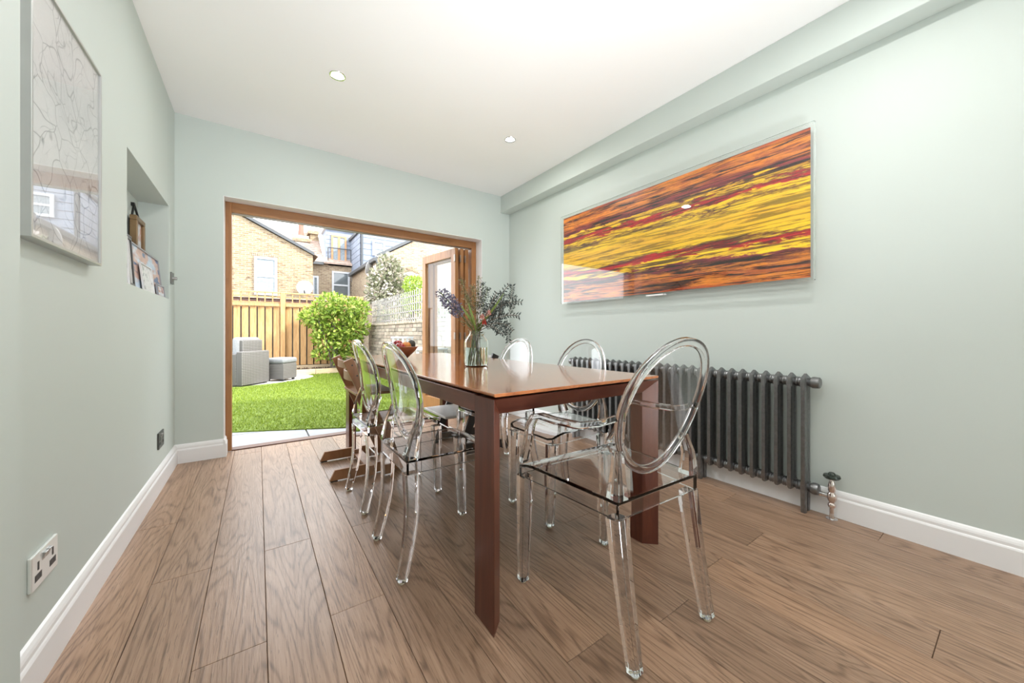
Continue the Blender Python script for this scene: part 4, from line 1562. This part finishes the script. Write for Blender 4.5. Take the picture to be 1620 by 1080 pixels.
lb(0, Wd, 0, .12, .02, .64, 'back_panel', M['rattan'])
lb(0, .11, .12, Dp, .02, .6, 'arm_panel', M['rattan'])
lb(Wd - .11, Wd, .12, Dp, .02, .6, 'arm_panel', M['rattan'])
lb(.11, Wd - .11, .12, Dp, .05, .3, 'seat_base', M['rattan'])
lb(.12, Wd - .12, .14, Dp, .3, .44, 'seat_cushion', M['cushion'], .04)
lb(.1, Wd - .1, .06, .16, .5, .86, 'back_rest', M['rattan'], .03)
lb(.07, Wd - .07, .13, .27, .42, .9, 'back_cushion', M['cushion'], .05)
for x in (.03, Wd - .08):
    for y in (.03, Dp - .08):
        lb(x, x + .05, y, y + .05, 0, .03, 'foot', M['black'], 0)
st = Vector((.39, 8.95, GZ + .004))
t = thing('wicker_footstool', 'small grey rattan footstool with a cushion beside the armchair', 'footstool', st, ang)
lb(-.2, .22, -.2, .2, .04, .36, 'base', M['rattan'])
lb(-.21, .23, -.21, .21, .36, .47, 'cushion', M['cushion'], .04)
for x in (-.17, .15):
    for y in (-.17, .13):
        lb(x, x + .04, y, y + .04, 0, .04, 'foot', M['black'], 0)

# white garden table and chair seen through the open door leaf
t = thing('garden_table', 'white metal garden table seen through the open glass door', 'table', (2.08, 5.3, GZ))
MB().box(1.86, 2.36, 5.05, 5.75, .70, .725).build('table_top', M['winwhite'], t, bevel=.004)
for x in (1.89, 2.33):
    for y in (5.08, 5.72):
        MB().bar((x, y, GZ), (x, y, .70), .03, .03, (0, 1, 0)).build('leg', M['winwhite'], t)
t = thing('garden_chair', 'white slatted metal garden chair behind the open glass door', 'chair', (2.1, 6.2, GZ))
MB().box(1.9, 2.3, 6.0, 6.4, .42, .44).build('seat', M['winwhite'], t, bevel=.003)
for k in range(5):
    MB().box(1.92 + k * .085, 1.95 + k * .085, 6.38, 6.4, .44, .86).build('slat', M['winwhite'], t)
MB().box(1.9, 2.3, 6.375, 6.405, .86, .89).build('top_rail', M['winwhite'], t)
for x in (1.915, 2.285):
    for y in (6.015, 6.385):
        MB().bar((x, y, GZ), (x, y, .42), .025, .025, (0, 1, 0)).build('leg', M['winwhite'], t)

M['olive'] = leafy('olive_shrub_leaf', (.06, .075, .025), (.13, .15, .05), (.24, .25, .11))
# lime shrub and bare twigs behind the garden wall, pale climber on the neighbour's wall
c = at(655, 452, 8.6)
t = thing('lime_shrub', 'lime green rounded shrub above the wall trellis', 'shrub', (c.x, c.y, GZ))
b = MB()
leaf_ball(b, c, (.26, .26, .26), 900, .06)
leaf_ball(b, c + Vector((.05, 0, -.35)), (.36, .3, .35), 900, .06)
b.build('foliage', M['lime'], t, flip=False)['kind'] = 'stuff'
MB().tube([(c.x, c.y, GZ), (c.x, c.y, c.z)], .025, 6).build('trunk', M['twig'], t)
for px, py, Yh, lab in ((600, 500, 11.5, 'loose olive shrub behind the far end of the trellis'), (630, 488, 9.6, 'loose olive shrub behind the middle of the trellis'), (655, 492, 7.3, 'loose olive shrub behind the near end of the trellis')):
    c = at(px, py, Yh)
    c.x = max(c.x, 3.36)
    t = thing('garden_shrub', lab, 'shrub', (c.x, c.y, GZ), group='loose shrubs behind the trellis')
    b = MB()
    leaf_ball(b, c, (.55, .5, .3), 420, .085, shell=.2)
    leaf_ball(b, c + Vector((0, 0, -.5)), (.6, .5, .5), 420, .085, shell=.2)
    b.build('foliage', M['olive'], t, flip=False)['kind'] = 'stuff'
    MB().tube([(c.x, c.y, GZ), (c.x, c.y, c.z)], .03, 6).build('trunk', M['twig'], t)
c = at(668, 430, 9.4)
t = thing('bare_tree', 'bare twiggy small tree behind the trellis', 'tree', (c.x + .2, c.y, GZ))
rt = Vector((c.x + .2, c.y, GZ))
MB().tube([rt, rt + Vector((0, 0, 1.6)), rt + Vector((-.1, 0, 2.6))], .03, 6, scale=[1, .8, .4]).build('trunk', M['twig'], t)
for k in range(9):
    s0 = rt + Vector((0, 0, 1.2 + .15 * k))
    e = s0 + Vector((random.uniform(-.8, .3), random.uniform(-.3, .3), random.uniform(.2, .6)))
    MB().tube(bez(s0, s0.lerp(e, .5) + rv(.1), e, 6), .008, 5).build('branch', M['twig'], t)
c = at(612, 440, 14.3)
t = thing('wall_climber', 'pale flowering climber rambling up the neighbouring brick wall', 'climber', (c.x, c.y, GZ))
b = MB()
for px, py, rx, rz, n in ((615, 415, .4, .3, 420), (605, 440, .5, .5, 700), (625, 440, .45, .55, 700), (600, 465, .5, .5, 700), (625, 468, .6, .5, 700), (640, 470, .4, .35, 400)):
    leaf_ball(b, at(px, py, 14.4), (rx, .35, rz), n, .15)
b.build('foliage', M['climber'], t, flip=False)['kind'] = 'stuff'
MB().tube([(c.x, c.y, GZ), (c.x, c.y, 1.5), (c.x - .2, c.y, 3.0)], .05, 6).build('trunk', M['twig'], t)

M['dwood'] = flat('orange_brown_door_wood', (.4, .22, .1), .5)
# ================================================================== HOUSES BEYOND
def wall_poly(pix, Y, thick, name, mat, parent, ground=True):
    P = [at(px, py, Y) for px, py in pix]
    if ground:
        P = [Vector((P[0].x, Y, GZ))] + P + [Vector((P[-1].x, Y, GZ))]
    return MB().poly3(P, (0, thick, 0)).build(name, mat, parent)


def far_window(parent, x0, x1, y0, y1, Y, sash=True, glass='winglass', frame='winwhite', mull=False):
    a, e = at(x0, y0, Y), at(x1, y1, Y)
    ex = at(x1, y0, Y)
    xa, xb, zb, za = a.x, ex.x, at(x0, y1, Y).z, a.z
    f = .09
    b = MB().box(xa, xa + f, Y - .06, Y + .02, zb, za).box(xb - f, xb, Y - .06, Y + .02, zb, za).box(xa + f, xb - f, Y - .06, Y + .02, za - f, za).box(xa + f, xb - f, Y - .06, Y + .02, zb, zb + f)
    if sash:
        zm = (za + zb) / 2
        b.box(xa + f, xb - f, Y - .05, Y + .02, zm - .04, zm + .04)
    if mull:
        xm = (xa + xb) / 2
        b.box(xm - .06, xm + .06, Y - .05, Y + .02, zb + f, za - f)
    w_ = b.build('window', M[frame], parent)
    MB().box(xa + f, xb - f, Y - .025, Y - .01, zb + f, za - f).build('pane', M[glass], w_)
    return w_


YA, YBm, YCf, YD = 17.5, 21.0, 15.5, 19.0
# left gabled rear wing
pA = at(495, 404, YA)
hA = thing('terraced_house', 'yellow brick house wing with a sloping gable, left in the view', 'house', (pA.x - 3, YA, GZ))
wall_poly([(495, 404), (375, 338), (318, 306.5), (250, 345)], YA, 3.1, 'wall', M['brickA'], hA)
e0, e1, e2 = at(497, 404.5, YA), at(375, 337.3, YA), at(316, 304, YA)
MB().poly3([e0, e2, e2 + Vector((0, 0, .12)), e0 + Vector((0, 0, .12))], (0, -.12, 0)).build('verge', M['gutter'], hA)
MB().poly3([e0 + Vector((.15, 0, -.02)), e2, e2 + Vector((0, 3.1, 0)), e0 + Vector((.15, 3.1, -.02))], (0, 0, .1)).build('roof', M['tile'], hA)
far_window(hA, 402, 438.5, 405, 466, YA - .02, True, 'curtain')
a, e = at(399, 396, YA), at(441, 406, YA)
for k in range(15):
    x = a.x + (e.x - a.x) * k / 15
    MB().box(x, x + (e.x - a.x) / 15 - .015, YA - .025, YA + .02, at(402, 404.5, YA).z, at(402, 397, YA).z - .01 * abs(k - 7)).build('arch_brick', M['brickC'], hA)


def dish(label, px, py, Y, r, tilt):
    c = at(px, py, Y)
    t = thing('satellite_dish', label, 'satellite dish', c, group='satellite dishes on the houses')
    R = Matrix.Rotation(tilt, 3, 'Z') @ Matrix.Rotation(PI / 2 + .25, 3, 'X')
    MB().lathe([(0, .09), (r * .5, .07), (r, 0), (r, .012), (r * .5, .082), (0, .1)], c, 24, R).build('reflector', M['bwhite'], t, smooth=True)
    MB().tube([c + Vector((0, 0, -r * .8)), c + Vector((-.05, -.35, -r * .5))], .02, 6).build('feed_arm', M['gutter'], t)
    MB().tube([c, c + Vector((.05, .3, -.1))], .025, 6).build('bracket', M['gutter'], t)


dish('white satellite dish low on the left gabled house', 482, 455, YA - .32, .3, 0)

# main terrace behind, with a slate-hung dormer
hB = thing('terraced_house', 'brick terrace with a slate dormer and wooden balcony doors, in the middle', 'house', (at(530, 450, YBm).x, YBm, GZ))
zE = at(515, 416, YBm).z
xl, xr = at(430, 450, YBm).x, at(600, 450, YBm).x
MB().box(xl, xr, YBm, YBm + 5, GZ, zE).build('wall', M['brickC'], hB)
# tiled roof in courses
rz0, rz1, ry0, ry1 = zE - .05, at(505, 372, 24.5).z, YBm - .2, 24.5
nC = 16
for k in range(nC):
    u0, u1 = k / nC, (k + 1) / nC
    ya, yb_ = ry0 + (ry1 - ry0) * u0, ry0 + (ry1 - ry0) * u1
    za, zb = rz0 + (rz1 - rz0) * u0, rz0 + (rz1 - rz0) * u1
    MB().poly3([(xl, ya, za), (xr, ya, za), (xr, yb_ + .08, zb + .0), (xl, yb_ + .08, zb + .0)], (0, 0, .09)).build('tile_course', M['tile'], hB)
MB().box(xl, at(511, 415, YBm).x, YBm - .3, YBm - .18, zE - .14, zE).build('gutter', M['gutter'], hB)
far_window(hB, 525, 553, 428.5, 472, YBm - .02)
far_window(hB, 494, 504, 436, 470, YBm - .02, False, 'curtain')
# party wall upstand
MB().poly3([at(503, 372, 22.6), at(513, 416, 21.2), at(516, 416, 21.2), at(516, 362, 22.6)], (.3, 0, 0)).build('party_wall', M['bwhite'], hB)
# dormer
YDm = 21.3
d0, d1, d2 = at(515.5, 362, YDm), at(562, 362, YDm), at(520, 418, YDm)
MB().box(d0.x, d1.x, YDm, YDm + 3.5, d2.z, d0.z).build('dormer', M['slate'], hB)
k = 0
z = d2.z
while z < d0.z - .1:
    MB().box(d0.x, d1.x, YDm - .03, YDm, z, z + .2).build('slate_course', M['slate'], hB)
    z += .22
MB().box(d0.x - .1, d1.x + .1, YDm - .15, YDm + 3.6, d0.z, d0.z + .16).build('fascia', M['bwhite'], hB)
w_ = far_window(hB, 524, 548, 371.5, 417, YDm - .05, False, 'curtain', 'dwood', True)
a, e = at(519, 391, YDm - .25), at(555, 394, YDm - .25)
MB().tube([(a.x, YDm - .25, a.z), (e.x, YDm - .25, a.z)], .03, 6).build('rail', M['gutter'], hB)
for x in (a.x, e.x):
    MB().tube([(x, YDm - .25, a.z), (x, YDm - .25, d2.z)], .025, 6).build('rail_post', M['gutter'], hB)
MB().box(a.x, e.x, YDm - .3, YDm, d2.z - .1, d2.z).build('sill', M['bwhite'], hB)


def chimney(label, px0, px1, py0, py1, Y, pots):
    a, e = at(px0, py0, Y), at(px1, py0, Y)
    zb = at(px0, py1, Y).z
    t = thing('chimney', label, 'chimney', ((a.x + e.x) / 2, Y, zb), group='brick chimneys on the terrace roof')
    MB().box(a.x, e.x, Y, Y + .9, zb - 1.0, a.z - .35).build('stack', M['brickA'], t)
    MB().box(a.x - .12, e.x + .12, Y - .12, Y + 1.02, a.z - .35, a.z - .18).build('corbel', M['brickA'], t)
    MB().box(a.x - .05, e.x + .05, Y - .05, Y + .95, a.z - .18, a.z).build('cap', M['stone'], t)
    for k in range(pots):
        x = a.x + (e.x - a.x) * (k + .5) / pots
        MB().lathe([(.0, 0), (.17, 0), (.14, .1), (.13, .75), (.17, .8), (.17, .9), (.11, .9), (0, .85)], (x, Y + .45, a.z), 14).build('chimney_pot', M['pot'], t, smooth=True)


chimney('brick chimney with one red pot standing against the white sky', 468, 487, 371, 392, 23.0, 1)
chimney('brick chimney stack beside the slate dormer', 491, 514, 360, 385, 23.4, 0)

# right brick wing
cC = at(597, 408, YCf)
hC = thing('terraced_house', 'buff brick house wing with a climber and dish, right in the view', 'house', (cC.x + 2, YCf, GZ))
wall_poly([(597, 408), (657, 380.5), (760, 333), (900, 333)], YCf, 5.0, 'wall', M['brickC'], hC)
r0, r1 = at(595, 407.5, YCf), at(760, 331.5, YCf)
MB().poly3([r0, r1, r1 + Vector((0, 0, .1)), r0 + Vector((0, 0, .1))], (0, 5.0, 0)).build('roof', M['slate'], hC)
MB().poly3([r0 + Vector((0, -.1, 0)), r1 + Vector((0, -.1, 0)), r1 + Vector((0, -.1, .13)), r0 + Vector((0, -.1, .13))], (0, .1, 0)).build('verge', M['gutter'], hC)
MB().box(cC.x - .16, cC.x - .02, YCf - .1, 20.6, cC.z - .14, cC.z - .0).build('gutter', M['gutter'], hC)
MB().tube([(cC.x - .06, YCf - .08, cC.z - .1), (cC.x + .03, YCf - .08, cC.z - .4), (cC.x + .03, YCf - .08, GZ)], .045, 8).build('downpipe', M['gutter'], hC)
w_ = far_window(hC, 638, 661, 431.5, 470, YCf - .02, True)
a, e = at(636, 424, YCf), at(664, 432, YCf)
for k in range(12):
    x = a.x + (e.x - a.x) * k / 12
    MB().box(x, x + (e.x - a.x) / 12 - .012, YCf - .03, YCf + .02, e.z - .02 - .008 * (k - 5.5) ** 2 + .1, a.z - .008 * (k - 5.5) ** 2 + .1).build('arch_brick', M['brickA'], hC)
dish('white satellite dish under the gutter of the right brick house', 584, 424, 16.4, .33, .9)

# slate-hung roof extension behind the right wing
hD = thing('roof_extension', 'blue grey slate-hung roof extension behind the right brick wing', 'roof extension', (at(600, 400, YD).x, YD, GZ))
q0, q1 = at(570.5, 367, YD), at(700, 387, YD)
MB().box(q0.x, q1.x, YD, 21.6, 1.5, q0.z).build('wall', M['slate'], hD)
z = at(580, 440, YD).z
while z < q0.z - .1:
    MB().box(q0.x - .025, q1.x, YD - .03, YD, z, min(z + .27, q0.z)).build('slate_course', M['slate'], hD)
    MB().box(q0.x - .03, q0.x, YD - .03, 21.6, z, min(z + .27, q0.z)).build('slate_course', M['slate'], hD)
    z += .29
MB().box(q0.x - .12, q1.x, YD - .1, 21.7, q0.z, q0.z + .14).build('fascia', M['gutter'], hD)
MB().tube([(q0.x + .05, YD - .08, q0.z), (q0.x + .05, YD - .08, at(575, 440, YD).z)], .05, 8).build('downpipe', M['gutter'], hD)
far_window(hD, 589, 608.5, 379.5, 404, YD - .05, True, 'curtain')
